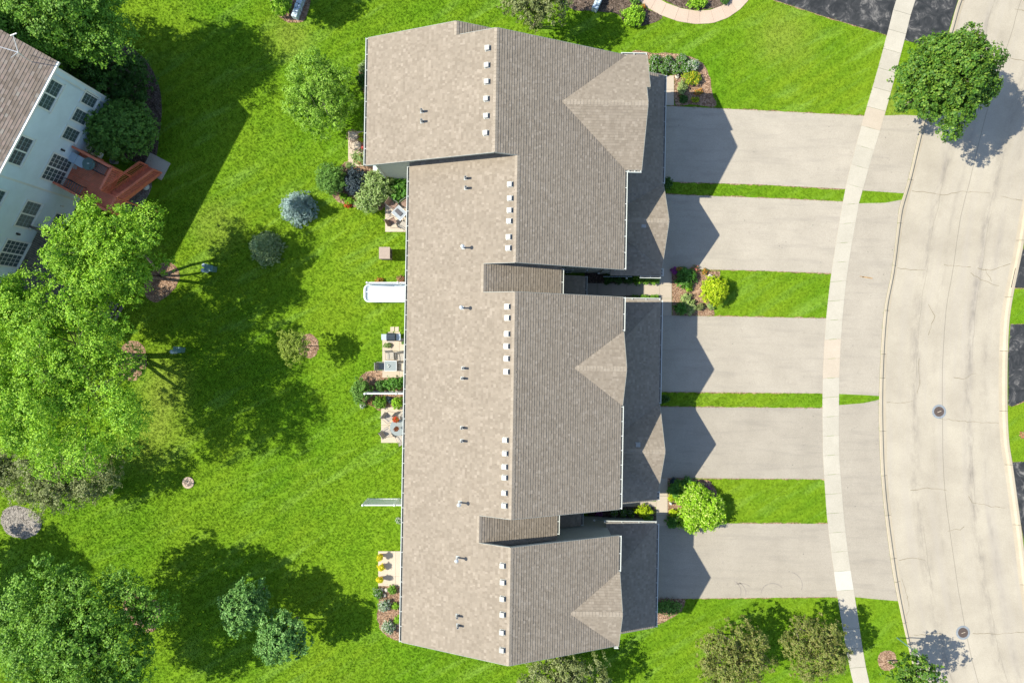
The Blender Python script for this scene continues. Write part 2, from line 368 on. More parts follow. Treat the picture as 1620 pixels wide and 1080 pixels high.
    MT['grill'] = plain('dark_enamel', (0.035, 0.045, 0.055), 0.3)
    MT['steel'] = plain('steel_shelf', (0.36, 0.43, 0.50), 0.35, 0.06)
    MT['sling'] = plain('brown_sling', (0.22, 0.145, 0.11), 0.8, 0.15)
    MT['taupe'] = plain('taupe_sling', (0.33, 0.30, 0.26), 0.8, 0.15)
    MT['chair_frame'] = plain('grey_frame', (0.20, 0.20, 0.19), 0.5)
    m = mat('table_glass'); bsdf(m, (0.24, 0.27, 0.27), 0.15); MT['table_glass'] = m
    MT['dark_table'] = plain('dark_table', (0.08, 0.075, 0.08), 0.4)
    MT['grey_table'] = plain('grey_table', (0.30, 0.33, 0.36), 0.4)
    MT['taupe_box'] = plain('taupe_box', (0.30, 0.235, 0.195), 0.7, 0.06)
    MT['green_lid'] = plain('green_cover', (0.10, 0.17, 0.155), 0.4)
    MT['terra'] = plain('terracotta', (0.42, 0.16, 0.08), 0.8)
    MT['umbrella'] = plain('rust_canvas', (0.36, 0.115, 0.05), 0.8, 0.25)
    MT['red'] = plain('red_enamel', (0.45, 0.05, 0.04), 0.4)
    MT['stone'] = plain('boulder', (0.50, 0.44, 0.37), 0.9, 0.2, 8)
    MT['slip'] = plain('pale_blue_cover', (0.42, 0.50, 0.55), 0.5, 0.05)
    # foliage
    MT['lime'] = leafm('leaf_lime', [(0.11, 0.27, 0.010), (0.23, 0.44, 0.018), (0.37, 0.57, 0.045)], 0.3)
    MT['maple'] = leafm('leaf_maple', [(0.075, 0.19, 0.015), (0.14, 0.30, 0.025), (0.24, 0.42, 0.045)], 0.3)
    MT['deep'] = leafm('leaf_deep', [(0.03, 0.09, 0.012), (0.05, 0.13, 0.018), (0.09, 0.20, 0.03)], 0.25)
    MT['street_tree'] = leafm('leaf_street_tree', [(0.045, 0.125, 0.012), (0.08, 0.185, 0.018), (0.18, 0.28, 0.03)], 0.25)
    MT['hedge'] = leafm('leaf_hedge', [(0.08, 0.19, 0.03), (0.13, 0.27, 0.04), (0.20, 0.36, 0.06)], 0.25)
    MT['olive'] = leafm('leaf_olive', [(0.13, 0.17, 0.045), (0.22, 0.26, 0.085), (0.33, 0.36, 0.16)], 0.3)
    MT['bronze'] = leafm('leaf_bronze', [(0.12, 0.17, 0.025), (0.20, 0.24, 0.045), (0.28, 0.25, 0.09)], 0.3)
    MT['birch'] = leafm('leaf_birch', [(0.16, 0.32, 0.02), (0.26, 0.46, 0.04), (0.36, 0.54, 0.09)], 0.35)
    MT['sapling'] = leafm('leaf_sapling', [(0.20, 0.30, 0.03), (0.30, 0.40, 0.05), (0.40, 0.46, 0.10)], 0.4)
    MT['blue_spruce'] = leafm('needle_blue', [(0.17, 0.27, 0.24), (0.30, 0.42, 0.39), (0.46, 0.58, 0.55)], 0.15)
    MT['grey_spruce'] = leafm('needle_grey_green', [(0.14, 0.23, 0.08), (0.25, 0.35, 0.14), (0.38, 0.46, 0.24)], 0.15)
    MT['blue_green'] = leafm('leaf_blue_green', [(0.065, 0.17, 0.03), (0.125, 0.28, 0.055), (0.24, 0.43, 0.11)], 0.25)
    MT['gold'] = leafm('leaf_gold', [(0.24, 0.40, 0.008), (0.42, 0.56, 0.012), (0.60, 0.66, 0.03)], 0.35)
    MT['hydrangea'] = leafm('leaf_hydrangea', [(0.17, 0.36, 0.01), (0.26, 0.48, 0.015), (0.36, 0.56, 0.03)], 0.35, (0.58, 0.70, 0.16), 0.14)
    MT['variegated'] = leafm('leaf_variegated', [(0.14, 0.25, 0.04), (0.26, 0.38, 0.10), (0.46, 0.55, 0.26)], 0.3)
    MT['pale_hosta'] = leafm('leaf_pale_hosta', [(0.15, 0.26, 0.06), (0.33, 0.42, 0.13), (0.5, 0.55, 0.25)], 0.3)
    MT['hosta'] = leafm('leaf_hosta', [(0.05, 0.16, 0.02), (0.09, 0.24, 0.03), (0.15, 0.33, 0.04)], 0.3)
    MT['ninebark'] = leafm('leaf_dark_blue', [(0.012, 0.025, 0.03), (0.03, 0.05, 0.055), (0.07, 0.10, 0.13)], 0.1)
    MT['white_bloom'] = leafm('bush_white_bloom', [(0.06, 0.17, 0.02), (0.11, 0.26, 0.03)], 0.3, (0.62, 0.64, 0.55), 0.5)
    MT['white_spot'] = leafm('bush_white_spot', [(0.06, 0.17, 0.02), (0.13, 0.27, 0.03)], 0.3, (0.55, 0.55, 0.52), 0.13)
    MT['yellow_bloom'] = leafm('bush_yellow', [(0.14, 0.26, 0.02), (0.22, 0.34, 0.02)], 0.3, (0.75, 0.62, 0.02), 0.22)
    MT['mum'] = leafm('bush_mum', [(0.58, 0.48, 0.01), (0.68, 0.60, 0.015), (0.42, 0.46, 0.02)], 0.2)
    MT['red_bloom'] = leafm('bush_red', [(0.10, 0.20, 0.02), (0.16, 0.25, 0.03)], 0.2, (0.65, 0.06, 0.02), 0.7)
    MT['purple'] = leafm('bush_purple', [(0.05, 0.10, 0.02), (0.09, 0.14, 0.04)], 0.2, (0.35, 0.03, 0.30), 0.6)
    MT['orange'] = leafm('bush_orange', [(0.10, 0.18, 0.03), (0.16, 0.22, 0.03)], 0.2, (0.60, 0.22, 0.05), 0.5)
    MT['pink'] = leafm('bush_pink', [(0.10, 0.16, 0.03), (0.16, 0.22, 0.05)], 0.2, (0.55, 0.18, 0.15), 0.5)
make_materials()

# ------------------------------------------------------------------ meshes from numpy (foliage)
def np_mesh(name, V, F, mt, parent=None, org=(0, 0, 0), kind=None):
    me = bpy.data.meshes.new(name); V = V-np.array(org); k = F.shape[1]
    me.vertices.add(len(V)); me.vertices.foreach_set('co', V.astype(np.float32).ravel())
    me.loops.add(F.size); me.loops.foreach_set('vertex_index', F.astype(np.int32).ravel())
    me.polygons.add(len(F)); me.polygons.foreach_set('loop_start', np.arange(0, F.size, k, dtype=np.int32))
    me.update(calc_edges=True); me.materials.append(mt)
    o = link(bpy.data.objects.new(name, me))
    if parent: o.parent = parent
    else: o.location = org
    return meta(o, kind=kind)
def unit(a): return a/np.maximum(np.linalg.norm(a, axis=1, keepdims=True), 1e-6)
def leaf_verts(C, Nn, size, aspect=0.6):
    n = len(C); T = unit(np.cross(Nn, rng.normal(size=(n, 3)))); B = np.cross(Nn, T)
    s = size*rng.uniform(0.65, 1.3, (n, 1))
    a = C-T*s*0.5; b = C+B*s*aspect*0.5+Nn*s*0.12; c = C+T*s*0.5; d = C-B*s*aspect*0.5+Nn*s*0.12
    V = np.stack([a, b, c, d], 1).reshape(-1, 3); i = np.arange(n)*4
    F = np.concatenate([np.stack([i, i+1, i+2], 1), np.stack([i, i+2, i+3], 1)], 0)
    return V, F
def clumps(cx, cy, zc, rx, ry, rz, n, cr, jitter=0.12, shape='ball', zmin=-0.5):
    out = []
    g = math.pi*(3-math.sqrt(5)); off = rng.uniform(0, 6.28)
    for i in range(n):
        t = (i+0.5)/n
        z = 1-t*(1-zmin)*1.0
        r = math.sqrt(max(0, 1-z*z)); a = i*g+off
        if shape == 'cone': r = (1-(z-zmin)/(1-zmin))**0.8*0.95+0.05
        rad = rng.uniform(0.62, 1.0) if shape == 'ball' else rng.uniform(0.75, 1.0)
        x, y, zz = r*math.cos(a)*rad, r*math.sin(a)*rad, z*(rad if shape == 'ball' else 1)
        out.append((cx+x*rx+rng.normal()*jitter*rx, cy+y*ry+rng.normal()*jitter*ry, zc+zz*rz+rng.normal()*jitter*rz*0.6, cr*rng.uniform(0.7, 1.3)))
    for i in range(max(1, n//4)):      # inner fill
        v = rng.normal(size=3); v /= np.linalg.norm(v); r = rng.uniform(0.1, 0.5)
        out.append((cx+v[0]*rx*r, cy+v[1]*ry*r, zc+v[2]*rz*r*0.7, cr*1.1))
    return out
def foliage(cl, per, size, aspect=0.6, droop=0.0, fill=0.75):
    Cs, Ns = [], []
    tot = sum(c[3]**2 for c in cl)
    for x, y, z, r in cl:
        n = max(4, int(per*len(cl)*r*r/tot)); m = max(4, n//14); d = unit(rng.normal(size=(m, 3)))
        d[:, 2] = np.where(d[:, 2] < -0.35, -d[:, 2], d[:, 2])
        rr = r*(fill+(1.18-fill)*rng.random((m, 1))**0.8)
        sub = np.array([x, y, z])+d*rr*np.array([1.1, 1.1, 0.8]); k = rng.integers(0, m, n); d = d[k]
        p = sub[k]+rng.normal(size=(n, 3))*max(r*0.13, size*0.45)*np.array([1, 1, 0.7])
        nn = unit(d*0.85+rng.normal(size=(n, 3))*0.38+np.array([0, 0, 0.3-droop]))
        Cs.append(p); Ns.append(nn)
    C = np.concatenate(Cs); Nn = np.concatenate(Ns)
    C[:, 2] = np.maximum(C[:, 2], 0.03)
    return leaf_verts(C, Nn, size, aspect)
def limb_path(a, b, bend, k=5):
    a = np.array(a); b = np.array(b); out = []
    for i in range(k+1):
        t = i/k; p = a*(1-t)+b*t; p = p+bend*math.sin(t*math.pi); out.append(tuple(p))
    return out
def tree(name, label, px, py, zc, rpx, rz, mt, n=55, cr=None, per=320, leaf=0.2, base=None, stems=1, tr=0.16, group=None, cat='tree',
         ry=None, tmat='trunk', shape='ball', zmin=-0.45, aspect=0.65, jitter=0.12, gaps=0, fill=0.75):
    k = fz(zc); cx, cy = (px-810)*k, (540-py)*k; r = rpx*k; rY = (ry or rpx)*k
    bx, by = P2(*base) if base else (cx, cy)
    root = thing(name, label, cat, (bx, by, 0), group)
    cr = cr or r*0.27
    cl = clumps(cx, cy, zc, r-cr*0.7, rY-cr*0.7, rz, n, cr, jitter, shape, zmin)
    if gaps:      # places where the crown opens
        hs_ = [(cx+r*0.8*math.sqrt(random.random())*math.cos(a), cy+rY*0.8*math.sqrt(random.random())*math.sin(a)) for a in [random.random()*6.28 for _ in range(gaps)]]
        cl = [c for c in cl if all(math.hypot(c[0]-h[0], c[1]-h[1]) > 0.75*cr for h in hs_)]
        cl = [(c[0], c[1], c[2]+rng.normal()*0.35, c[3]) for c in cl]
    V, F = foliage(cl, per, leaf, aspect, fill=fill)
    np_mesh('crown', V, F, MT[mt], root, (bx, by, 0))
    tm = MB(); lm = MB(); top = zc+rz*0.25
    for s in range(stems):
        if stems == 1: e = (cx, cy, top); st = (bx, by, 0)
        else:
            a = 2*math.pi*s/stems+0.6; e = (cx+math.cos(a)*r*0.5, cy+math.sin(a)*rY*0.5, top); st = (bx+math.cos(a)*tr*1.3, by+math.sin(a)*tr*1.3, 0)
        bd = np.array([rng.normal()*0.12, rng.normal()*0.12, 0])*(zc*0.35 if stems > 1 else 0.8)
        pth = limb_path(st, e, bd, 7); rs = [tr*(1.25 if i == 0 else 1)*(1-i/8.5) for i in range(8)]
        tm.tube(pth, rs, 8)
        mine = [c for i, c in enumerate(cl) if i % stems == s][:14]
        for c in mine:
            i0 = rng.integers(3, 7); lm.tube(limb_path(pth[i0], c[:3], np.array([0, 0, 0.12*r]), 4), [rs[i0]*0.5*(1-j/5.5) for j in range(5)], 5, False)
    tm.build('trunk', MT[tmat], root, smooth=True); lm.build('branches', MT[tmat], root, smooth=True)
    return root
def bush(name, label, px, py, r, h, mt, group=None, cat='shrub', n=None, per=None, leaf=0.07, zmin=-0.3, aspect=0.6, ry=None, zb=0.0, fill=0.75, jitter=0.08):
    """low plant: px,py on the ground; r, h metres. One mesh of leaves plus a stem cluster."""
    rx = r; ry = ry or r; zc = zb+h*0.5
    k = fz(zc); cx, cy = (px-810)*k, (540-py)*k
    n = n or max(6, int(10+24*r)); cr = max(0.07, min(rx, ry, h)*0.36)
    cl = clumps(cx, cy, zc, max(0.05, rx-cr*0.6), max(0.05, ry-cr*0.6), h*0.42, n, cr, jitter, 'ball', zmin)
    per = per or int(min(260, 30+200*(cr/ max(leaf, 0.04))**2*0.10))
    root = thing(name, label, cat, (cx, cy, zb), group)
    V, F = foliage(cl, per, leaf, aspect, fill=fill)
    np_mesh('leaves', V, F, MT[mt], root, (cx, cy, zb))
    sm = MB()
    for i in range(5):
        c = cl[rng.integers(0, len(cl))]; sm.tube([(cx+rng.normal()*0.03, cy+rng.normal()*0.03, zb), c[:3]], [0.018, 0.006], 4)
    sm.build('stems', MT['trunk'], root)
    return root

# polygons registered here carry no grass
HARD = []
def hard(poly): HARD.append([tuple(p[:2]) for p in poly]); return poly
def pxpoly(pts): return [P2(*p) for p in pts]

# ------------------------------------------------------------------ lines measured along the road (photo px at ground level)
CURB_BACK = [(-500, 1790), (-300, 1655), (-150, 1580), (0, 1516.7), (50, 1502), (110, 1483), (200, 1457), (287, 1436), (330, 1422.6), (353, 1420), (431, 1410.5), (490, 1399), (595, 1392), (680, 1391), (774, 1396), (883, 1409), (950, 1420.8), (1036, 1440), (1080, 1452), (1250, 1500), (1450, 1570), (1700, 1680)]
CURB_FRONT = [(-500, 1801), (-300, 1666), (-150, 1591), (0, 1527.7), (50, 1513), (110, 1493), (200, 1467), (287, 1446), (330, 1435), (353, 1430), (431, 1419), (490, 1409), (595, 1402.7), (680, 1403.4), (774, 1406.8), (883, 1420.8), (950, 1431), (1036, 1448), (1080, 1460), (1250, 1510), (1450, 1580), (1700, 1690)]
RCURB_FRONT = [(-500, 1960), (-300, 1840), (-150, 1765), (0, 1702), (110, 1668), (200, 1645), (330, 1617), (390, 1606.7), (490, 1587), (555, 1582.5), (650, 1582), (700, 1584.6), (735, 1590), (830, 1603), (870, 1608), (927, 1615), (1080, 1640), (1250, 1690), (1450, 1755), (1700, 1860)]
SIDE_L = [(-500, 1690), (-300, 1545), (-150, 1473), (0, 1418), (57, 1403), (120, 1386), (183, 1367.5), (240, 1352), (300, 1337), (360, 1326), (431, 1315), (500, 1307), (560, 1303), (620, 1301), (720, 1301.7), (758, 1304), (826, 1309), (893, 1317.7), (943, 1324.7), (1080, 1349.7), (1250, 1398), (1450, 1465), (1700, 1570)]
SIDE_R = [(-500, 1720), (-300, 1575), (-150, 1502), (0, 1446), (57, 1431), (120, 1414.5), (183, 1397.5), (240, 1380), (300, 1363.5), (360, 1352), (431, 1340.5), (500, 1333), (560, 1329), (620, 1327.3), (720, 1327.3), (758, 1330), (826, 1335.6), (893, 1344), (943, 1352), (1080, 1375), (1250, 1424), (1450, 1492), (1700, 1598)]
def smooth_line(tab):
    ys = np.array([t[0] for t in tab], float); xs = np.array([t[1] for t in tab], float)
    def f(y):      # cubic hermite through the samples
        i = int(np.clip(np.searchsorted(ys, y)-1, 0, len(ys)-2)); h = ys[i+1]-ys[i]; t = (y-ys[i])/h
        def sl(j):
            j0, j1 = max(j-1, 0), min(j+1, len(ys)-1); return (xs[j1]-xs[j0])/(ys[j1]-ys[j0])
        m0, m1 = sl(i)*h, sl(i+1)*h
        return float((2*t**3-3*t*t+1)*xs[i]+(t**3-2*t*t+t)*m0+(-2*t**3+3*t*t)*xs[i+1]+(t**3-t*t)*m1)
    return f
cb, cf, rf, sl, sr = map(smooth_line, (CURB_BACK, CURB_FRONT, RCURB_FRONT, SIDE_L, SIDE_R))
def rb(y): return rf(y)+12.0
def seg_pts(f, y0, y1, step=12):
    n = max(1, int(abs(y1-y0)/step)); return [(f(y0+(y1-y0)*i/n), y0+(y1-y0)*i/n) for i in range(n+1)]

ZR = -0.10      # road surface
# ------------------------------------------------------------------ ground, street, kerbs
def ribbon(fa, fb, y0, y1, z, name, mt, step=12, farx=None):
    b = MB(); n = int((y1-y0)/step); uv = []; al = 0.0; prev = None
    for i in range(n+1):
        y = y0+(y1-y0)*i/n
        a = P(fa(y), y) if not isinstance(fa, float) else (fa, (540-y)*S, 0)
        c = P(fb(y), y) if not isinstance(fb, float) else (fb, (540-y)*S, 0)
        if prev is not None: al += math.dist(prev, a)
        prev = a
        b.v += [(a[0], a[1], z), (c[0], c[1], z)]; uv += [(0, al), (math.dist(a[:2], c[:2]), al)]
        if i: k = 2*i; b.f.append((k-2, k-1, k+1, k))
    b.uv = uv; return b
LF = -400.0; RF = 420.0
b = ribbon(LF, lambda y: cb(y)+2, -480, 1680, 0.0, 'lawn', None)
n0 = len(b.v)
b2 = ribbon(lambda y: rb(y)-2, RF, -480, 1680, 0.0, 'lawn', None); b.add(b2.v, b2.f); b.uv = None
yt, yb = (540+480)*S, (540-1680)*S
b.add([(LF, yt, 0), (RF, yt, 0), (RF, 400, 0), (LF, 400, 0)], [(0, 1, 2, 3)]); b.add([(LF, -400, 0), (RF, -400, 0), (RF, yb, 0), (LF, yb, 0)], [(0, 1, 2, 3)])
lawn = b.build('lawn_ground', MT['lawn'], kind='structure')
street = ribbon(lambda y: cf(y)-1, lambda y: rf(y)+1, -480, 1680, ZR, 'street', None, 8).build('street', MT['street'], kind='structure')
def ribbon_solid(fa, fb, y0, y1, za, zb, prof=None):
    """segment of kerb: back edge line fa, front edge line fb; rolled profile"""
    m = MB(); ny = max(2, int((y1-y0)/10)); rows = []
    for i in range(ny+1):
        y = y0+(y1-y0)*i/ny; a = Vector(P(fa(y), y)); c = Vector(P(fb(y), y)); row = []
        for t, z in prof: p = a.lerp(c, t); row.append((p.x, p.y, z))
        row += [(c.x, c.y, -0.25), (a.x, a.y, -0.25)]; rows.append(row)
    k = len(rows[0]); m.v = [p for r in rows for p in r]
    for i in range(ny):
        for j in range(k): j2 = (j+1) % k; m.f.append((i*k+j, i*k+j2, (i+1)*k+j2, (i+1)*k+j))
    m.f += [tuple(range(k)), tuple(ny*k+j for j in range(k-1, -1, -1))]
    return m
PROF = [(0.0, 0.02), (0.05, 0.035), (0.36, 0.035), (0.44, 0.015), (0.52, -0.07), (0.58, -0.082), (1.0, -0.094)]
kerb = thing('curb', 'pale concrete curb and gutter between the aprons and the street', 'curb', (*P2(1400, 540), 0)); kerb['kind'] = 'structure'; del kerb['category']
ys = -470
joints = [-470, -400, -330, -260, -190, -120, -60, 0, 62, 140, 210, 284, 353, 420, 491, 560, 598, 682, 752, 815, 883, 920, 985, 1050, 1120, 1190, 1260, 1330, 1400, 1470, 1540, 1610, 1670]
for a, c in zip(joints, joints[1:]):
    ribbon_solid(cb, cf, a+0.25, c-0.25, 0, 0, PROF).build('curb_segment', MT['curb'], kerb)
kerb2 = thing('curb', 'pale concrete curb along the far east side of the street', 'curb', (*P2(1600, 540), 0)); kerb2['kind'] = 'structure'; del kerb2['category']
j2 = [-470, -300, -150, 0, 150, 300, 380, 470, 555, 650, 735, 830, 925, 1010, 1100, 1200, 1300, 1400, 1500, 1670]
for a, c in zip(j2, j2[1:]):
    ribbon_solid(rb, lambda y: rf(y), a+0.25, c-0.25, 0, 0, PROF).build('curb_segment', MT['curb'], kerb2)
# sidewalk slabs
side = thing('sidewalk', 'pale concrete sidewalk curving along the street', 'sidewalk', (*P2(1315, 540), 0)); side['kind'] = 'structure'; del side['category']
def slab_quad(pts, z1, name, mt, parent, gap=0.006, z0=-0.12, label=None):
    c = Vector((sum(p[0] for p in pts)/len(pts), sum(p[1] for p in pts)/len(pts)))
    q = []
    for p in pts:
        d = Vector(p)-c; q.append(tuple(c+d*(1-gap*1.4/max(d.length, 0.1))))
    return MB().prism(q, z0, z1).build(name, mt, parent, label=label)
y = -470.0
while y < 1660:
    st = 30.5; y2 = y+st
    lab = None; mt = MT['sidewalk']
    if 880 < y < 920: mt = MT['new_concrete']; lab = 'whiter newly poured sidewalk slab'
    elif random.random() < 0.10: mt = MT['walk']
    qs = [P2(sl(y), y+(-2 if y < 300 else 1)), P2(sr(y), y+(6 if y < 300 else -1)), P2(sr(y2), y2+(6 if y2 < 300 else -1)), P2(sl(y2), y2+(-2 if y2 < 300 else 1))]
    slab_quad(qs, 0.03, 'slab', mt, side, 0.009, label=lab)
    y = y2
hard(pxpoly(seg_pts(sl, -300, 1400))+pxpoly(seg_pts(sr, 1400, -300)))

# street details: cracks as thin tar-coloured ribbons
ck = MB()
def crack(pts, w=0.03):
    pts = [Vector((*P2(*p), ZR+0.004)) for p in pts]; fine = []
    for a, c in zip(pts, pts[1:]):
        n = max(2, int((c-a).length/0.25))
        for i in range(n): p = a.lerp(c, i/n); fine.append(p+Vector((random.gauss(0, 0.035), random.gauss(0, 0.035), 0)))
    fine.append(pts[-1])
    for i in range(len(fine)-1):
        d = (fine[i+1]-fine[i]); d.z = 0
        s_ = Vector((-d.y, d.x, 0)).normalized(); w0 = w*random.uniform(0.4, 1.2)*0.5
        ck.add([fine[i]+s_*w0, fine[i]-s_*w0, fine[i+1]-s_*w0, fine[i+1]+s_*w0], [(0, 1, 2, 3)])
for c in [[(1444, 301), (1475, 305), (1495, 309), (1520, 302), (1568, 305)], [(1585, 310), (1620, 318), (1660, 322)], [(1575, 85), (1600, 92), (1640, 100)],
          [(1608, 12), (1635, 20)], [(1419, 423), (1440, 427), (1465, 427)], [(1495, 419), (1537, 422)], [(1537, 432), (1560, 445), (1582, 452)], [(1550, 424), (1570, 427), (1600, 417)], [(1560, 427), (1570, 445)],
          [(1404, 637), (1428, 638), (1445, 634)], [(1490, 663), (1545, 668), (1582, 669)], [(1425, 887), (1445, 882), (1465, 886)], [(1447, 1005), (1487, 1002), (1497, 1008)], [(1540, 1003), (1590, 1002), (1640, 998)],
          [(1534, 785), (1540, 795), (1570, 800), (1592, 804)], [(1455, 567), (1456, 600), (1452, 622)], [(1428, 1000), (1440, 960), (1428, 915)], [(1440, 775), (1470, 772), (1500, 776)],
          [(1545, 590), (1525, 600), (1510, 597)], [(1470, 480), (1480, 500), (1470, 530)], [(1500, 840), (1520, 837), (1527, 833)]]: crack(c)
ck.build('road_crack', MT['crack'], street, kind='stuff')
def marks(name, mt, lists, z, w, parent):
    m = MB()
    for pts in lists:
        pts = [Vector((*P2(*p), z)) for p in pts]
        for i in range(len(pts)-1):
            d = pts[i+1]-pts[i]; s_ = Vector((-d.y, d.x, 0)).normalized()*w*random.uniform(0.3, 0.6); m.add([pts[i]+s_, pts[i]-s_, pts[i+1]-s_, pts[i+1]+s_], [(0, 1, 2, 3)])
    m.build(name, MT[mt], parent, kind='stuff')
def arcp(cx, cy, r, a0, a1, n=10): return [(cx+r*math.cos(math.radians(a0+(a1-a0)*i/n)), cy+r*0.9*math.sin(math.radians(a0+(a1-a0)*i/n))) for i in range(n+1)]
def manhole(px, py, label):
    x, y = P2(px, py); r = thing('manhole_cover', label, 'manhole cover', (x, y, ZR), 'manhole covers in the street')
    MB().lathe(x, y, [(0.50, ZR+0.004), (0.47, ZR+0.010), (0.36, ZR+0.010), (0.35, ZR+0.004)], 32).build('collar', MT['collar'], r, smooth=False)
    MB().lathe(x, y, [(0.345, ZR), (0.345, ZR+0.022), (0.325, ZR+0.024), (0.0, ZR+0.016)], 32).build('rim', MT['iron'], r)
    g = MB()
    for i in range(-3, 4):
        t = i*0.085; L = math.sqrt(max(0.02, 0.30**2-t*t)); g.box(-L, L, t-0.02, t+0.02, ZR+0.018, ZR+0.036, Matrix.Translation((x, y, 0)) @ Matrix.Rotation(0.35, 4, 'Z'))
    g.build('ribs', MT['iron'], r)
    MB().box(-0.14, 0.14, -0.02, 0.02, ZR+0.034, ZR+0.040, Matrix.Translation((x, y, 0)) @ Matrix.Rotation(0.35, 4, 'Z')).build('label_bar', MT['walk'], r)
manhole(1487, 651, 'round rusty manhole cover in the street beside the third and fourth driveways')
manhole(1525, 1001, 'round rusty manhole cover in the street beside the thin street tree')

# ------------------------------------------------------------------ driveways and aprons
def drive(name, pts, mt='driveway', z=0.02, cells=True):
    poly = pxpoly(pts); hard(poly)
    o = MB().prism(poly, -0.12, z).build(name, MT[mt], kind='structure')
    if name == 'driveway':       # thin uneven strip of bare soil where lawn meets asphalt
        cx = sum(p[0] for p in poly)/len(poly); cy = sum(p[1] for p in poly)/len(poly); rg = []
        for (ax, ay), (bx, by) in zip(poly, poly[1:]+poly[:1]):
            n = max(1, int(math.hypot(bx-ax, by-ay)/0.3))
            for i in range(n):
                x = ax+(bx-ax)*i/n; y = ay+(by-ay)*i/n; rg.append((x, y+math.copysign(random.uniform(0.0, 0.10), y-cy)))
        MB().prism(rg, -0.1, 0.007).build('soil_edge', MT['mulch'], kind='structure')
    return o
drive('driveway', [(1010, 166), (1200, 175), (1374, 184), (1360, 240), (1347, 299.5), (1200, 292), (1010, 286)])
drive('driveway', [(1010, 306), (1200, 313), (1342, 319.5), (1332, 370), (1323, 432.5), (1200, 428), (1010, 424)])
drive('driveway', [(1010, 498), (1314, 503.7), (1310, 560), (1308, 622), (1010, 619)])
drive('driveway', [(1010, 643), (1308, 645.5), (1308, 720), (1310, 757.5), (1010, 755)])
drive('driveway', [(1010, 827), (1316, 828), (1325, 893), (1331, 943.5), (1180, 945), (1010, 947)])
ap1 = [(1390, 183.5), (1430, 182), (1462, 184)]+seg_pts(lambda y: cb(y)-0.5, 200, 306)+[(1355, 301)]+seg_pts(lambda y: sr(y)-7, 296, 190)
drive('driveway_apron', ap1)
ap2 = [(1352, 322), (1400, 321), (1427, 316)]+seg_pts(lambda y: cb(y)-0.5, 320, 626)+[(1365, 624.5), (1320, 622.5)]+seg_pts(lambda y: sr(y)-7, 615, 325)
drive('driveway_apron', ap2)
ap3 = [(1320, 641), (1365, 637.5), (1390.5, 632)]+seg_pts(lambda y: cb(y)-0.5, 640, 950)+[(1385, 947), (1345, 943)]+seg_pts(lambda y: sr(y)-7, 940, 645)
drive('driveway_apron', ap3)
drive('driveway', [(1215, -3), (1180, -60), (1230, -220), (1480, -140), (1426, -1), (1419, 30), (1411, 58), (1350, 40), (1300, 25), (1255, 10)], 'black_asphalt')
drive('driveway_apron', [(1438, 3), (1491, -135), (1570, -135), (1515.5, 0), (1500, 50), (1496, 62), (1470, 72), (1450, 69), (1424, 62)], 'black_asphalt')
drive('driveway', [(1627, 375), (1700, 372), (1760, 380), (1760, 460), (1600, 455)]+[(1599.5, 455), (1606, 425)], 'black_asphalt')
drive('driveway', [(1598.5, 513), (1760, 510), (1760, 620), (1620, 634), (1600, 643), (1595, 640), (1595, 560)], 'black_asphalt')
drive('driveway', [(1600, 731), (1760, 722), (1760, 900), (1624, 880), (1612, 810)], 'black_asphalt')

dv5 = [o for o in bpy.data.objects if o.name.startswith('driveway') and not o.name.startswith('driveway_')][4]
marks('tyre_marks', 'tyre', [arcp(1150, 935, 22, -60, 20), arcp(1158, 938, 22, -60, 15), arcp(1222, 938, 18, 180, 330), arcp(1245, 925, 24, -70, 20), arcp(1172, 940, 20, -120, -40)], 0.024, 0.06, dv5)
ap = [o for o in bpy.data.objects if o.name.startswith('driveway_apron')][1]
marks('rust_stain', 'rust', [[(1360, 437), (1366, 438)], [(1364, 438), (1372, 439), (1380, 440.5)]], 0.024, 0.08, ap)
# ------------------------------------------------------------------ walks and patios made of slabs
def path_slabs(name, label, pts, widths, L, mt, z=0.035, at=None):
    """pts: px centre line; slabs as children"""
    root = thing(name, label, name, (*P2(*pts[0]), 0)); root['kind'] = 'structure'; del root['category']
    P_ = [Vector(P2(*p)) for p in pts]; fine = [P_[0]]
    for a, c in zip(P_, P_[1:]):
        n = max(1, int((c-a).length/0.1)); fine += [a.lerp(c, (i+1)/n) for i in range(n)]
    cum = [0.0]
    for a, c in zip(fine, fine[1:]): cum.append(cum[-1]+(c-a).length)
    n = max(1, round(cum[-1]/L)); idx = [min(range(len(cum)), key=lambda i: abs(cum[i]-cum[-1]*k/n)) for k in range(n+1)]
    def nrm(i):
        d = fine[min(i+2, len(fine)-1)]-fine[max(i-2, 0)]; return Vector((-d.y, d.x)).normalized()
    allp = []
    for a, c in zip(idx, idx[1:]):
        mids = [a+(c-a)*j//3 for j in range(4)]
        lft = [fine[i]+nrm(i)*widths/2 for i in mids]; rgt = [fine[i]-nrm(i)*widths/2 for i in mids]
        poly = [tuple(p) for p in lft+rgt[::-1]]; hard(poly)
        slab_quad(poly, z, 'slab', MT[mt], root)
    return root
def grid_slabs(name, label, x0, y0, x1, y1, nx, ny, mt='patio', z=0.05, skip=()):
    root = thing(name, label, name, (*P2((x0+x1)/2, (y0+y1)/2), 0)); root['kind'] = 'structure'; del root['category']
    hard(pxpoly([(x0, y0), (x1, y0), (x1, y1), (x0, y1)]))
    xs = [x0+(x1-x0)*i/nx for i in range(nx+1)] if isinstance(nx, int) else nx
    ys = [y0+(y1-y0)*i/ny for i in range(ny+1)] if isinstance(ny, int) else ny
    for i, (a, c) in enumerate(zip(xs, xs[1:])):
        for j, (d, e) in enumerate(zip(ys, ys[1:])):
            slab_quad(pxpoly([(a, d), (c, d), (c, e), (a, e)]), z, 'slab', MT[mt], root)
    return root
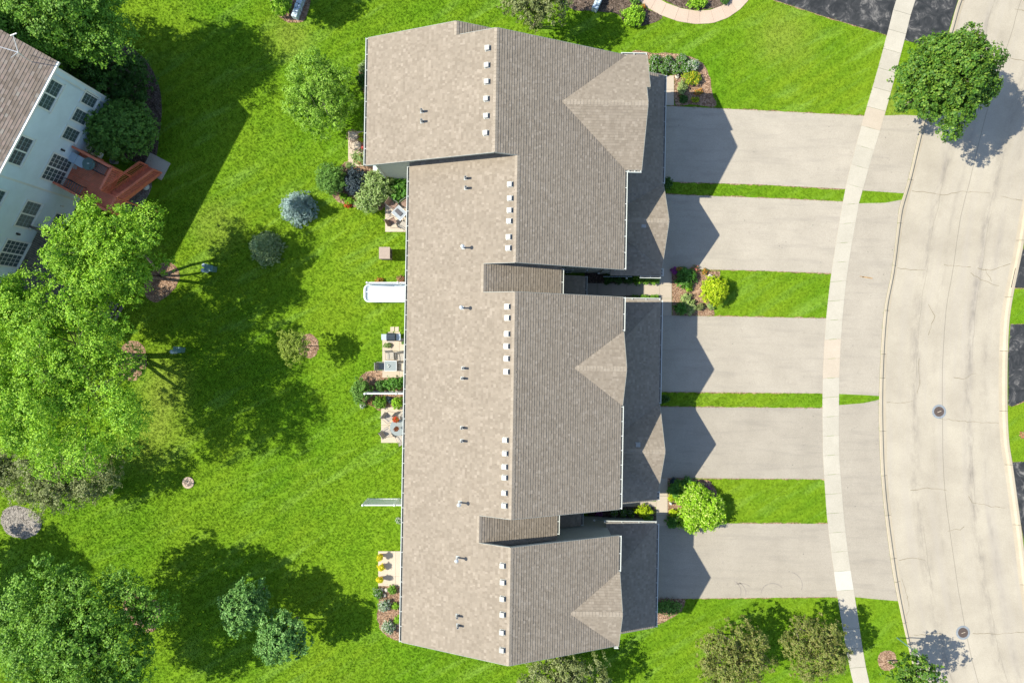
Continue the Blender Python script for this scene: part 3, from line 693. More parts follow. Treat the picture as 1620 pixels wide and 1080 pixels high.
arc = [(1006, -20), (1016, -8), (1030, 4), (1050, 15), (1075, 24), (1100, 28), (1125, 27), (1147, 19), (1164, 7), (1176, -6), (1184, -24), (1188, -60)]
path_slabs('garden_walk', 'curved pink concrete walk of the neighbouring house', arc, 0.95, 0.85, 'pink_walk')
grid_slabs('front_walk', 'walk slabs at the top garage corner', 1030, 120, 1066, 167, [1030, 1049, 1066], [120, 142, 167], 'walk')
grid_slabs('front_walk', 'entry walk slabs between the second and third garages', 915, 448, 1043, 468, [915, 945, 967, 991, 1013.5, 1043], 1, 'walk')
grid_slabs('front_walk', 'walk slabs joining the second and third driveways', 1043, 424, 1062.5, 499, 1, [424, 451.5, 472, 499], 'walk')
grid_slabs('front_walk', 'entry walk slabs between the fourth and fifth garages', 915, 792.5, 1038, 801, [915, 945, 975, 1007, 1038], 1, 'walk')
grid_slabs('front_walk', 'walk slabs joining the fourth and fifth driveways', 1038, 755.5, 1056, 831, 1, [755.5, 784, 814, 831], 'walk')
grid_slabs('patio', 'small concrete patio at the north west corner', 551, 208, 612, 263.5, 2, 2)
grid_slabs('patio', 'concrete patio with brown sling chairs', 609.5, 318, 668, 367, 2, 2)
grid_slabs('patio', 'concrete patio with glass table and grill', 605, 535, 668, 597, [605, 632, 668], [535, 555, 576, 597])
grid_slabs('patio', 'concrete patio with round table', 603, 643.5, 668, 700, [603, 631, 668], [643.5, 672, 700])
grid_slabs('patio', 'concrete patio with three yellow potted flowers', 598.5, 871, 665, 926, [598.5, 626, 665], [871, 911, 926])
sp = thing('stepping_stone', 'tan stepping stones beyond the grill', 'stepping stone', (*P2(622, 524), 0))
for a, c in ((617.5, 624), (625, 631)): slab_quad(pxpoly([(a, 517), (c, 516.5), (c, 524), (a, 524.5)]), 0.04, 'stone', MT['patio'], sp)
for a, c in ((614, 622), (623, 633)): slab_quad(pxpoly([(a, 525), (c, 524.5), (c, 534), (a, 534)]), 0.04, 'stone', MT['patio'], sp)
hard(pxpoly([(612, 516), (634, 516), (634, 536), (612, 536)]))

# ------------------------------------------------------------------ mulch beds
def curve_poly(pts, k=4):
    out = []; n = len(pts)
    for i in range(n):
        p0, p1, p2, p3 = [np.array(pts[(i+j-1) % n], float) for j in range(4)]
        for t in np.arange(k)/k:
            out.append(tuple(0.5*((2*p1)+(-p0+p2)*t+(2*p0-5*p1+4*p2-p3)*t*t+(-p0+3*p1-3*p2+p3)*t**3)))
    return out
def inside(poly, X, Y):
    r = np.zeros(len(X), bool); n = len(poly)
    for i in range(n):
        x1, y1 = poly[i]; x2, y2 = poly[(i+1) % n]
        if y1 == y2: continue
        c = ((y1 > Y) != (y2 > Y)) & (X < (x2-x1)*(Y-y1)/(y2-y1)+x1); r ^= c
    return r
def bed(name, pts, mt='mulch', chip='bark', smooth=True, dens=90):
    poly = pxpoly(curve_poly(pts) if smooth else pts)
    poly = [(x+random.gauss(0, 0.025), y+random.gauss(0, 0.025)) for x, y in poly]
    hard(poly)
    o = MB().prism(poly, -0.1, 0.015).build(name, MT[mt], kind='structure')
    A = np.array(poly); x0, y0 = A.min(0); x1, y1 = A.max(0); n = int((x1-x0)*(y1-y0)*dens)
    X = rng.uniform(x0, x1, n); Y = rng.uniform(y0, y1, n); k = inside(poly, X, Y); X = X[k]; Y = Y[k]
    if len(X):
        Nn = unit(rng.normal(size=(len(X), 3))*0.35+np.array([0, 0, 1]))
        V, F = leaf_verts(np.stack([X, Y, np.full(len(X), 0.035)], 1), Nn, 0.11 if chip != 'pebble' else 0.08, 0.45 if chip != 'pebble' else 0.9)
        np_mesh('chips', V, F, MT[chip], o, (0, 0, 0), 'stuff')
    return o
bed('mulch_bed', [(545, 258), (560, 250), (600, 250), (650, 262), (655, 318), (612, 326), (600, 333), (580, 322), (562, 328), (540, 322), (522, 305), (520, 280)])
bed('mulch_bed', [(580, 588), (600, 586), (665, 590), (665, 648), (606, 650), (592, 644), (574, 634), (566, 612), (570, 597)])
bed('mulch_bed', [(600, 925), (630, 924), (665, 924), (665, 1006), (640, 1014), (618, 1008), (603, 996), (596, 975), (600, 950)])
bed('mulch_bed', [(1000, 82), (1030, 84), (1075, 86), (1105, 96), (1122, 118), (1127, 150), (1131, 168), (1090, 166), (1068, 165), (1066, 120), (1040, 118), (1000, 118)])
bed('mulch_bed', [(1062.8, 424.5), (1110, 428), (1140, 430), (1136, 450), (1118, 462), (1128, 482), (1130, 499), (1062.8, 498.8)], smooth=False)
bed('mulch_bed', [(1056.5, 755.5), (1110, 758), (1122, 759), (1132, 775), (1140, 800), (1145, 828), (1056.5, 827.5)], smooth=False)
bed('mulch_bed', [(925, 426), (1043, 436), (1043, 448), (925, 448)], 'dark_mulch', 'dark_bark', False)
bed('mulch_bed', [(930, 468), (1043, 468), (1043, 476), (930, 476)], 'dark_mulch', 'dark_bark', False)
bed('mulch_bed', [(930, 801.5), (1037.5, 801.5), (1037.5, 826.5), (930, 815)], 'dark_mulch', 'dark_bark', False)
bed('mulch_bed', [(1020, 947.5), (1078, 946), (1082, 958), (1070, 972), (1048, 984), (1030, 992), (1010, 990)])
bed('mulch_bed', [(905, -30), (985, -25), (1004, -5), (1020, 12), (1048, 26), (1035, 36), (1012, 42), (990, 38), (975, 22), (940, 18), (900, 12)], 'dark_mulch', 'dark_bark')
bed('mulch_bed', [(1030, -40), (1045, -2), (1075, 12), (1105, 17), (1135, 14), (1158, 0), (1172, -25), (1174, -60)], 'dark_mulch', 'dark_bark', False)
bed('mulch_bed', [(430, -25), (462, -25), (490, -10), (483, 30), (462, 37), (442, 28), (428, 5)])
bed('mulch_bed', [(570, 105), (590, 100), (612, 120), (612, 170), (585, 165), (572, 135)])
bed('tree_ring', [(478, 532), (492, 528), (503, 540), (503, 556), (492, 566), (477, 562), (471, 548)])
bed('tree_ring', [(240, 430), (256, 416), (272, 416), (284, 432), (280, 450), (262, 470), (246, 478), (232, 470), (228, 448)])
bed('tree_ring', [(196, 545), (214, 538), (228, 550), (232, 572), (226, 590), (212, 602), (198, 598), (188, 572)])
bed('tree_ring', [(200, 935), (222, 944), (248, 950), (254, 965), (252, 985), (236, 1000), (215, 990), (196, 965)])
bed('tree_ring', [(5, 808), (22, 799), (48, 806), (66, 822), (60, 842), (40, 851), (15, 846), (2, 828)], 'stones', 'pebble')
bed('tree_ring', [(1391, 1034), (1404, 1028), (1416, 1034), (1418, 1048), (1410, 1058), (1396, 1058), (1389, 1048)])
bed('mulch_bed', [(110, 60), (190, 70), (225, 90), (248, 125), (256, 170), (250, 225), (244, 258), (225, 262), (200, 250), (150, 235), (120, 190), (100, 120)], 'dark_mulch', 'dark_bark')
bed('gravel_strip', [(215, 292), (236, 284), (240, 296), (232, 314), (222, 330), (207, 346), (190, 338), (198, 315)], 'stones', 'pebble')
bed('bare_soil', [(100, 380), (150, 370), (190, 410), (170, 470), (110, 470), (85, 430)], 'dark_mulch', 'dark_bark')

# ------------------------------------------------------------------ shingle / siding courses as geometry
def clip_poly(poly, a, b, c):      # keep a*x+b*y<=c
    out = []; n = len(poly)
    for i in range(n):
        p, q = poly[i], poly[(i+1) % n]; dp = a*p[0]+b*p[1]-c; dq = a*q[0]+b*q[1]-c
        if dp <= 1e-9: out.append(p)
        if (dp < -1e-9 and dq > 1e-9) or (dp > 1e-9 and dq < -1e-9):
            t = dp/(dp-dq); out.append((p[0]+(q[0]-p[0])*t, p[1]+(q[1]-p[1])*t))
    return out
def courses(mb, poly3, along, expo=0.160, tab=(0.09, 0.22), lift=(0.013, 0.024), up_hint=None):
    pts = [Vector(p) for p in poly3]; a = Vector(along).normalized(); n = None
    for i in range(2, len(pts)):
        c = (pts[1]-pts[0]).cross(pts[i]-pts[0])
        if c.length > 1e-4: n = c.normalized(); break
    if up_hint is not None:
        if n.dot(Vector(up_hint)) < 0: n = -n
    elif n.z < 0: n = -n
    a = (a-n*a.dot(n)).normalized(); b = n.cross(a)
    if b.z < 0: b = -b
    o = pts[0]; q = [((p-o).dot(a), (p-o).dot(b)) for p in pts]
    ar = sum(q[i][0]*q[(i+1) % len(q)][1]-q[(i+1) % len(q)][0]*q[i][1] for i in range(len(q)))
    if ar < 0: q = q[::-1]
    A0 = min(p[0] for p in q); A1 = max(p[0] for p in q); B0 = min(p[1] for p in q); B1 = max(p[1] for p in q)
    edges = []
    for i in range(len(q)):
        p, r = q[i], q[(i+1) % len(q)]; dx, dy = r[0]-p[0], r[1]-p[1]; edges.append((dy, -dx, dy*p[0]-dx*p[1]))
    k = 0; B = B0
    while B < B1-1e-4:
        Bt = min(B+expo, B1); x = A0-random.random()*tab[1]
        # limit x range by clipping the row
        row = clip_poly(clip_poly(q, 0, 1, Bt), 0, -1, -B)
        if len(row) >= 3:
            r0 = min(p[0] for p in row); r1 = max(p[0] for p in row)
            while x < r1:
                x2 = x+random.uniform(*tab)
                if x2 > r0+1e-3:
                    c = [(x, B), (x2, B), (x2, Bt), (x, Bt)]
                    for e in edges:
                        c = clip_poly(c, *e)
                        if len(c) < 3: break
                    if len(c) >= 3:
                        t = random.uniform(*lift); vs = []
                        for (X, Y) in c: vs.append(o+a*X+b*Y+n*(0.001+t*(1-(Y-B)/expo)))
                        m = len(mb.v); mb.v += [tuple(v) for v in vs]; mb.f.append(tuple(range(m, m+len(vs))))
                        low = [i for i, (X, Y) in enumerate(c) if Y < B+1e-4]
                        if len(low) == 2:
                            i, j = low; p, r = vs[i], vs[j]; m2 = len(mb.v)
                            mb.v += [tuple(p-n*t), tuple(r-n*t)]; mb.f.append((m+i, m2, m2+1, m+j))
                x = x2
        B = Bt; k += 1
ZE = 6.1; PT = 0.43; UR = 0.13; ZRD = 8.95
def zmain(u): return ZRD-PT*abs(u-UR)
def zm1(u): return ZRD-PT*(u-UR) if u > -1.15 else ZRD+PT*1.28-PT*(-1.15-u)
row = thing('townhouse_row', 'long row of townhouses with weathered tan shingle roof', 'townhouses', U(0, 0))
roofs = []
def roof(polys, along, thick=0.16, mt='shingle', label=None, rakes=(), ridge=None):
    """polys: list of convex uv-z polygons forming one roof piece"""
    d = MB(); sh = MB()
    for p in polys:
        w3 = [U(*q) for q in p]
        if (Vector(w3[1])-Vector(w3[0])).cross(Vector(w3[2])-Vector(w3[0])).z > 0: w3 = w3[::-1]
        d.slab3(w3, (0, 0, -thick)); 
    o = d.build('roof', MT['rake'], row, label=label)
    for p, al in zip(polys, along):
        w3 = [U(*q) for q in p]; courses(sh, w3, al)
    sh.build('shingles', MT[mt], o, kind='stuff')
    return o
AV = (TH, 1, 0); AU = (1, -TH, 0)
v1N, v1B, v1S, v2S, v3N, v4S, v5N, v5S = 17.68, 18.5, 10.67, 4.53, 2.84, -10.18, -11.8, -18.55
u1W, uW, uE, uR1 = -9.16, -6.47, 6.78, -1.15
zr1 = zm1(uR1); zb = zm1(-3.52)
uv_ = lambda u, v, zf: (u, v, zf(u))
west1 = [(u1W, v1S, zm1(u1W)), (uR1, v1S, zr1), (uR1, v1N, zr1), (u1W, v1N, zm1(u1W))]
west1b = [(u1W, v1N, zm1(u1W)), (-3.52, v1N, zb), (-3.52, v1B, zb), (u1W, v1B, zm1(u1W))]
east1b = [(-3.52, v1B, zb), (-3.52, v1N-0.2, zb), (0.3, v1N-0.2, zb-PT*3.82), (0.3, v1B, zb-PT*3.82)]
east1 = [(uR1, v1S, zr1), (uE, v1S, zm1(uE)), (uE, v1N, zm1(uE)), (uR1, v1N, zr1)]
east2 = [(UR, v2S, ZRD), (uE, v2S, ZE), (uE, v1S, ZE), (UR, v1S, ZRD)]
west2 = [(uW, v2S, zmain(uW)), (UR, v2S, ZRD), (UR, v1S+0.2, ZRD), (uW, v1S+0.2, zmain(uW))]
roof([west1, west1b, east1b], [AV, AV, AV], label='highest roof slope at the north west end')
roof([east1], [AV]); roof([east2], [AV]); roof([west2], [AV])
uL, zL = -1.73, zmain(-1.73); uLe = 2.96; zLe = zL-PT*(uLe-uL)
roof([[(uW, v3N, zmain(uW)), (uL, v3N, zL), (uL, v2S, zL), (uW, v2S, zmain(uW))]], [AV])
roof([[(uL, v3N-0.3, zL), (uLe, v3N-0.3, zLe), (uLe, v2S+0.3, zLe), (uL, v2S+0.3, zL)]], [AV], label='recessed roof slope between the second and third homes')
roof([[(uW, v4S, zmain(uW)), (UR, v4S, ZRD), (UR, v3N, ZRD), (uW, v3N, zmain(uW))]], [AV])
roof([[(UR, v4S, ZRD), (uE, v4S, ZE), (uE, v3N, ZE), (UR, v3N, ZRD)]], [AV])
roof([[(uW, v5N, zmain(uW)), (uL, v5N, zL), (uL, v4S, zL), (uW, v4S, zmain(uW))]], [AV])
roof([[(uL, v5N-0.3, zL), (uLe, v5N-0.3, zLe), (uLe, v4S+0.3, zLe), (uL, v4S+0.3, zL)]], [AV], label='recessed roof slope between the fourth and fifth homes')
roof([[(uW, v5S, zmain(uW)), (UR, v5S, ZRD), (UR, v5N, ZRD), (uW, v5N, zmain(uW))]], [AV])
roof([[(UR, v5S, ZRD), (uE, v5S, ZE), (uE, v5N, ZE), (UR, v5N, ZRD)]], [AV])
def east_gable(vN, vc, vS, za, uf, ubase=uE, z0=ZE, label=None):
    uv0 = UR+(ZRD-za)/PT
    nn = [(uv0, vc, za), (uf, vc, za), (uf, vN, z0), (ubase, vN, z0)]
    ss = [(uv0, vc, za), (ubase, vS, z0), (uf, vS, z0), (uf, vc, za)]
    roof([nn, ss], [AU, AU], 0.12, label=label)
east_gable(17.7, 14.17, 10.65, 7.85, 7.78, label='wide gable roof facing the street')
sN = lambda v: 7.85-(v-14.17)*(7.85-ZE)/3.53
roof([[(7.78, 15.3, sN(15.3)), (8.0, 15.3, sN(15.3)), (8.0, 17.7, ZE), (7.78, 17.7, ZE)]], [AU], 0.12)
east_gable(0.7, -1.52, -3.78, 7.4, 6.86)
east_gable(-14.03, -16.15, -18.58, 7.4, 6.86)
# lower garage roofs
GE, GZ, GB = 9.8, 2.8, 6.45
zg = lambda u: GZ+PT*(GE-u)
GT = zg(GB); dh = GE-GB
roof([[(GE, 17.8, GZ), (GB, 17.8, GT), (GB, 4.5+dh, GT), (GE, 4.5, GZ)], [(GE, 4.5, GZ), (GB, 4.5+dh, GT), (GB, 4.5, GZ)]], [AV, AU], 0.14, label='lower garage roof at the north end')
roof([[(GE, 2.88, GZ), (GB, 2.88-dh, GT), (GB, -10.35, GT), (GE, -10.35, GZ)], [(GE, 2.88, GZ), (GB, 2.88, GZ), (GB, 2.88-dh, GT)]], [AV, AU], 0.14, label='lower garage roof of the middle homes')
roof([[(GE, -11.9, GZ), (GB, -11.9-dh, GT), (GB, -18.75, GT), (GE, -18.75, GZ)], [(GE, -11.9, GZ), (GB, -11.9, GZ), (GB, -11.9-dh, GT)]], [AV, AU], 0.14, label='lower garage roof at the south end')
def garage_gable(vN, vc, vS, za):
    ub = GE-(za-GZ)/PT
    roof([[(ub, vc, za), (9.86, vc, za), (9.86, vN, GZ+0.01), (GE, vN, GZ+0.01)], [(ub, vc, za), (GE, vS, GZ+0.01), (9.86, vS, GZ+0.01), (9.86, vc, za)]], [AU, AU], 0.10, label='small garage gable')
    w3 = [U(9.45, vN-0.25, GZ-0.1), U(9.45, vS+0.25, GZ-0.1), U(9.45, vc, za-0.22)]
    MB().slab3(w3, (-0.15, 0, 0)).build('gable_wall', MT['siding'], row)
garage_gable(10.6, 7.85, 5.03, 4.62); garage_gable(-3.98, -6.85, -9.73, 4.62)
# entry porch roofs
for vS_, vN_ in ((2.6, 4.4), (-12.1, -10.0)):
    roof([[(2.6, vS_, 2.85+PT*2.17), (4.77, vS_, 2.85), (4.77, vN_, 2.85), (2.6, vN_, 2.85+PT*2.17)]], [AV], 0.12, label='small entry porch roof')
    MB().box(4.55, 4.67, vN_-0.4, vN_-0.28, 0, 2.8, Matrix.Rotation(-TH, 4, 'Z')).build('porch_post', MT['white'], row)

# ridge caps: overlapping caps down each ridge
def ridge_caps(v0, v1, u0, z0, width=0.15):
    m = MB(); v = v0
    while v < v1:
        v2 = min(v+0.2, v1)
        for s_ in (-1, 1):
            q = [U(u0, v, z0+0.030), U(u0+s_*width, v, z0+0.030-PT*width), U(u0+s_*width, v2, z0+0.016-PT*width), U(u0, v2, z0+0.016)]
            m.add(q, [(0, 1, 2, 3)]); m.add([q[0], q[1], tuple(Vector(q[1])-Vector((0, 0, 0.02))), tuple(Vector(q[0])-Vector((0, 0, 0.02)))], [(0, 1, 2, 3)])
        v = v2
    m.build('ridge_caps', MT['ridge_shingle'], row, kind='stuff')
ridge_caps(v1S, v1N, uR1, zr1); ridge_caps(v2S, v1S, UR, ZRD); ridge_caps(v4S, v3N, UR, ZRD); ridge_caps(v5S, v5N, UR, ZRD)
ridge_caps(v1N, v1B, -3.52, zb); ridge_caps(v3N, v2S, uL, zL); ridge_caps(v5N, v4S, uL, zL)
def caps_u(u0, u1, vc, z0, hv=0.15, pit=0.5):
    m = MB(); u = u1
    while u > u0:
        u2 = max(u-0.2, u0)
        for s_ in (-1, 1):
            q = [U(u, vc, z0+0.03), U(u, vc+s_*hv, z0+0.03-pit*hv), U(u2, vc+s_*hv, z0+0.016-pit*hv), U(u2, vc, z0+0.016)]
            m.add(q, [(0, 1, 2, 3)])
        u = u2
    m.build('ridge_caps', MT['ridge_shingle'], row, kind='stuff')
caps_u(2.75, 7.78, 14.17, 7.85); caps_u(3.8, 6.86, -1.52, 7.4); caps_u(3.8, 6.86, -16.15, 7.4)
caps_u(5.7, 9.86, 7.85, 4.62, pit=0.6); caps_u(5.7, 9.86, -6.85, 4.62, pit=0.6)

# gutters: open channel with hangers
def gutter(a, b, out, label=None):
    """a,b uvz at the fascia; out: (du,dv) outward"""
    A = Vector(U(*a)); B = Vector(U(*b)); o = (Vector(U(a[0]+out[0], a[1]+out[1], a[2]))-A).normalized(); d = (B-A).normalized(); L = (B-A).length
    m = MB()
    def bar(o0, o1, z0, z1):
        c = []
        for p in (A, B):
            for oo, zz in ((o0, z0), (o1, z0), (o1, z1), (o0, z1)): c.append(tuple(p+o*oo+Vector((0, 0, zz))))
        m.add(c, [(0, 1, 2, 3), (7, 6, 5, 4), (0, 4, 5, 1), (1, 5, 6, 2), (2, 6, 7, 3), (3, 7, 4, 0)])
    bar(0.115, 0.155, -0.13, 0.015); bar(0.0, 0.115, -0.13, -0.115); bar(0.0, 0.018, -0.115, -0.012)
    m.build('gutter', MT['white'], row, label=label); g = row
    n = max(2, int(L/0.9)); h = MB()
    for i in range(n+1):
        p = A+d*(0.05+(L-0.1)*i/n)
        c = [p-d*0.02+o*0.018, p+d*0.02+o*0.018, p+d*0.02+o*0.115, p-d*0.02+o*0.115]
        h.add([tuple(q+Vector((0, 0, z))) for z in (-0.02, 0.0) for q in c], [(0, 1, 2, 3), (7, 6, 5, 4), (0, 4, 5, 1), (1, 5, 6, 2), (2, 6, 7, 3), (3, 7, 4, 0)])
    h.build('gutter_hangers', MT['white'], row, kind='stuff')
    q = [A+o*0.019, B+o*0.019, B+o*0.114, A+o*0.114]
    MB().add([tuple(p+Vector((0, 0, -0.108))) for p in q], [(0, 1, 2, 3)]).build('gutter_shade', MT['gutter_inside'], row)  # dark strip painting the shade along the channel bottom
gz = 0.0
gutter((u1W, v1S, zm1(u1W)), (u1W, v1B, zm1(u1W)), (-1, 0)); gutter((uW, v5S, zmain(uW)), (uW, v1S, zmain(uW)), (-1, 0))
gutter((uE, v2S, ZE), (uE, 10.6, ZE), (1, 0)); gutter((uE, 0.75, ZE), (uE, v3N, ZE), (1, 0)); gutter((uE, v4S, ZE), (uE, -3.85, ZE), (1, 0))
gutter((uE, -14.0, ZE), (uE, v5N, ZE), (1, 0)); gutter((uLe, v3N, zLe), (uLe, v2S, zLe), (1, 0)); gutter((uLe, v5N, zLe), (uLe, v4S, zLe), (1, 0))
gutter((6.4, 17.7, ZE), (8.0, 17.7, ZE), (0, 1)); gutter((6.95, 10.65, ZE), (7.78, 10.65, ZE), (0, -1))
gutter((6.6, -18.58, ZE), (6.86, -18.58, ZE), (0, -1))
for a, c in ((10.62, 17.8), (4.5, 5.0), (-3.95, 2.88), (-10.35, -9.76), (-18.75, -11.9)): gutter((GE, a, GZ), (GE, c, GZ), (1, 0))
gutter((8.4, 4.5, GZ), (GE, 4.5, GZ), (0, -1)); gutter((6.95, 2.88, GZ), (GE, 2.88, GZ), (0, 1)); gutter((6.3, -11.9, GZ), (GE, -11.9, GZ), (0, 1))
gutter((4.77, 2.6, 2.85), (4.77, 4.4, 2.85), (1, 0)); gutter((4.77, -12.1, 2.85), (4.77, -10.0, 2.85), (1, 0))
# rake boards
def rake(a, b, out):
    A = Vector(U(*a)); B = Vector(U(*b)); o = (Vector(U(a[0]+out[0], a[1]+out[1], a[2]))-A).normalized()
    A = A+o*0.012+Vector((0, 0, -0.085)); B = B+o*0.012+Vector((0, 0, -0.085))
    MB().beam(A, B, 0.022, 0.19).build('rake_board', MT['rake'], row)
for v, o_, u0, ur, u1, zf, zt in ((v1S, -1, u1W, uR1, UR+0.0, zm1, zr1), (v1N, 1, -3.3, uR1, 6.4, zm1, zr1)):
    rake((u0, v, zf(u0)), (ur, v, zt), (0, o_)); rake((ur, v, zt), (u1, v, zf(u1)), (0, o_))
rake((u1W, v1B, zm1(u1W)), (-3.52, v1B, zb), (0, 1)); rake((-3.52, v1B, zb), (0.3, v1B, zb-PT*3.82), (0, 1))
for v, o_, ul in ((v2S, -1, uL), (v3N, 1, uL), (v4S, -1, uL), (v5N, 1, uL), (v5S, -1, uW)):
    rake((ul, v, zmain(ul)), (UR, v, ZRD), (0, o_)); rake((UR, v, ZRD), (uE, v, ZE), (0, o_))
for vN_, vc_, vS_, za_, uf_ in ((17.7, 14.17, 10.65, 7.85, 7.78), (0.7, -1.52, -3.78, 7.4, 6.86), (-14.03, -16.15, -18.58, 7.4, 6.86)):
    rake((uf_, vN_ if uf_ < 7 else 15.3, ZE if uf_ < 7 else sN(15.3)), (uf_, vc_, za_), (1, 0)); rake((uf_, vc_, za_), (uf_, vS_, ZE), (1, 0))
rake((8.0, 17.7, ZE), (8.0, 15.3, sN(15.3)), (1, 0))
for vN_, vc_, vS_ in ((10.6, 7.85, 5.03), (-3.98, -6.85, -9.73)):
    rake((9.86, vN_, GZ), (9.86, vc_, 4.62), (1, 0)); rake((9.86, vc_, 4.62), (9.86, vS_, GZ), (1, 0))
rake((GE, 17.8, GZ), (7.2, 17.8, zg(7.2)), (0, 1)); rake((GE, -10.35, GZ), (6.5, -10.35, GT), (0, -1)); rake((GE, -18.75, GZ), (6.5, -18.75, GT), (0, -1))

# wall blocks with lap siding
def wallblock(v0, v1, prof, faces='NSEW', mt='siding', notch=None):
    """prof: list of (u,z) anticlockwise from lower west"""
    b = MB(); n = len(prof)
    b.v = [U(u, v0, z) for u, z in prof]+[U(u, v1, z) for u, z in prof]
    b.f = [tuple(range(n)), tuple(range(2*n-1, n-1, -1))]+[(i, n+i, n+(i+1) % n, (i+1) % n) for i in range(n)]
    o = b.build('wall', MT[mt], row); sd = MB(); e = 0.004
    def lap(pts, al, hint): courses(sd, pts, al, 0.115, (3.3, 3.9), (0.012, 0.013), hint)
    if 'N' in faces: lap([U(u, v1+e, z) for u, z in prof], AU, (0, 1, 0))
    if 'S' in faces: lap([U(u, v0-e, z) for u, z in prof], AU, (0, -1, 0))
    u0 = prof[0][0]; u1 = prof[1][0]; zw = prof[-1][1]; ze = prof[2][1]
    if 'W' in faces: lap([U(u0-e, v0, 0), U(u0-e, v1, 0), U(u0-e, v1, zw), U(u0-e, v0, zw)], AV, (-1, 0, 0))
    if 'E' in faces: lap([U(u1+e, v0, 0), U(u1+e, v1, 0), U(u1+e, v1, ze), U(u1+e, v0, ze)], AV, (1, 0, 0))
    sd.build('lap_siding', MT[mt], o, kind='stuff')
    HARD.append([U(prof[0][0], v0)[:2], U(prof[1][0], v0)[:2], U(prof[1][0], v1)[:2], U(prof[0][0], v1)[:2]])
    return o
dz = 0.17
def prof_main(uw, ue, ur, zf): return [(uw, 0), (ue, 0), (ue, zf(ue)-dz), (ur, zf(ur)-dz), (uw, zf(uw)-dz)]
wallblock(11.2, 17.35, prof_main(-8.95, 6.5, uR1, zm1), 'NSEW')
wallblock(17.3, 18.15, [(-8.95, 0), (0.0, 0), (0.0, zb-PT*3.5-dz), (-3.52, zb-dz), (-8.95, zm1(-8.95)-dz)], 'NWE')
wallblock(4.93, 11.25, prof_main(-6.2, 6.5, UR, zmain), 'SWE')
wallblock(2.3, 5.0, [(-6.2, 0), (2.7, 0), (2.7, zLe-0.1), (uL, zL-dz), (-6.2, zmain(-6.2)-dz)], 'WE')
wallblock(-9.78, 2.44, prof_main(-6.2, 6.5, UR, zmain), 'NSWE')
wallblock(-12.3, -9.6, [(-6.2, 0), (2.7, 0), (2.7, zLe-0.1), (uL, zL-dz), (-6.2, zmain(-6.2)-dz)], 'WE')
wallblock(-18.2, -12.2, prof_main(-6.2, 6.5, UR, zmain), 'NSWE')
for v0, v1 in ((4.85, 17.45), (-10.0, 2.5), (-18.4, -12.25)):
    wallblock(v0, v1, [(6.0, 0), (9.35, 0), (9.35, zg(9.35)-0.15), (6.6, (2.7 if v0 != 4.85 else 2.7)), (6.0, 2.7)], 'NSE')
wallblock(11.0, 17.35, [(6.2, 3.0), (7.42, 3.0), (7.42, ZE-0.1), (6.9, ZE+0.1), (6.2, ZE)], 'NSE')
MB().slab3([U(7.42, 17.3, ZE-0.1), U(7.42, 11.0, ZE-0.1), U(7.42, 14.17, 7.6)], (-0.15, 0, 0)).build('gable_wall', MT['siding'], row)
for vN_, vc_, vS_ in ((0.7, -1.52, -3.78), (-14.03, -16.15, -18.1)):
    MB().slab3([U(6.52, vN_-0.3, ZE-0.15), U(6.52, vS_+0.3, ZE-0.15), U(6.52, vc_, 7.1)], (-0.15, 0, 0)).build('gable_wall', MT['siding'], row)
# windows, doors on the row
def tw_window(u, v, z, wd, ht, face, double=False, name='window'):
    """face: N,S,E,W. frame + pane + mullions; part > sub-parts"""
    sgn = {'N': (0, 1), 'S': (0, -1), 'E': (1, 0), 'W': (-1, 0)}[face]
    A = Vector((1, -TH, 0)) if face in 'NS' else Vector((TH, 1, 0)); O = Vector((sgn[0]+TH*sgn[1], sgn[1]-TH*sgn[0], 0)); C = Vector(U(u, v, z)); Z = Vector((0, 0, 1))
    def bx(a0, a1, z0, z1, o0, o1, mb):
        c = [tuple(C+A*a+Z*zz+O*oo) for oo in (o0, o1) for a, zz in ((a0, z0), (a1, z0), (a1, z1), (a0, z1))]
        mb.add(c, [(3, 2, 1, 0), (4, 5, 6, 7), (0, 1, 5, 4), (1, 2, 6, 5), (2, 3, 7, 6), (3, 0, 4, 7)])
    f = MB(); w2 = wd/2; t = 0.09
    bx(-w2, w2, 0, t, 0.01, 0.06, f); bx(-w2, w2, ht-t, ht, 0.01, 0.06, f); bx(-w2, -w2+t, t, ht-t, 0.01, 0.06, f); bx(w2-t, w2, t, ht-t, 0.01, 0.06, f)
    bx(-w2+t, w2-t, ht*0.5-0.025, ht*0.5+0.025, 0.012, 0.045, f)
    if double: bx(-0.05, 0.05, t, ht-t, 0.012, 0.052, f)
    fo = f.build(name, MT['frame'], row)
    g = MB(); bx(-w2+t, w2-t, t, ht-t, 0.014, 0.022, g); g.build('pane', MT['glass'], fo)
for v in (16.5, 13.0): tw_window(-8.95, v, 3.6, 1.6, 1.4, 'W', True)
for v in (8.8, 6.0, 1.0, -1.8, -5.2, -8.2, -13.8, -16.8): tw_window(-6.2, v, 3.6, 1.6, 1.4, 'W', True)
for v in (14.5, 8.0, -1.0, -6.6, -15.2): tw_window(-8.95 if v > 12 else -6.2, v, 0.1, 1.8, 2.05, 'W', True, 'patio_door')
for v in (14.17, 8.0, -1.5, -6.8, -16.0): tw_window(7.42 if v > 12 else 6.5, v, 4.45, 1.3, 1.1, 'E')
tw_window(4.2, -12.2, 0.1, 0.95, 2.1, 'N', False, 'front_door')
tw_window(3.6, 4.93, 0.1, 0.95, 2.1, 'S', False, 'front_door')
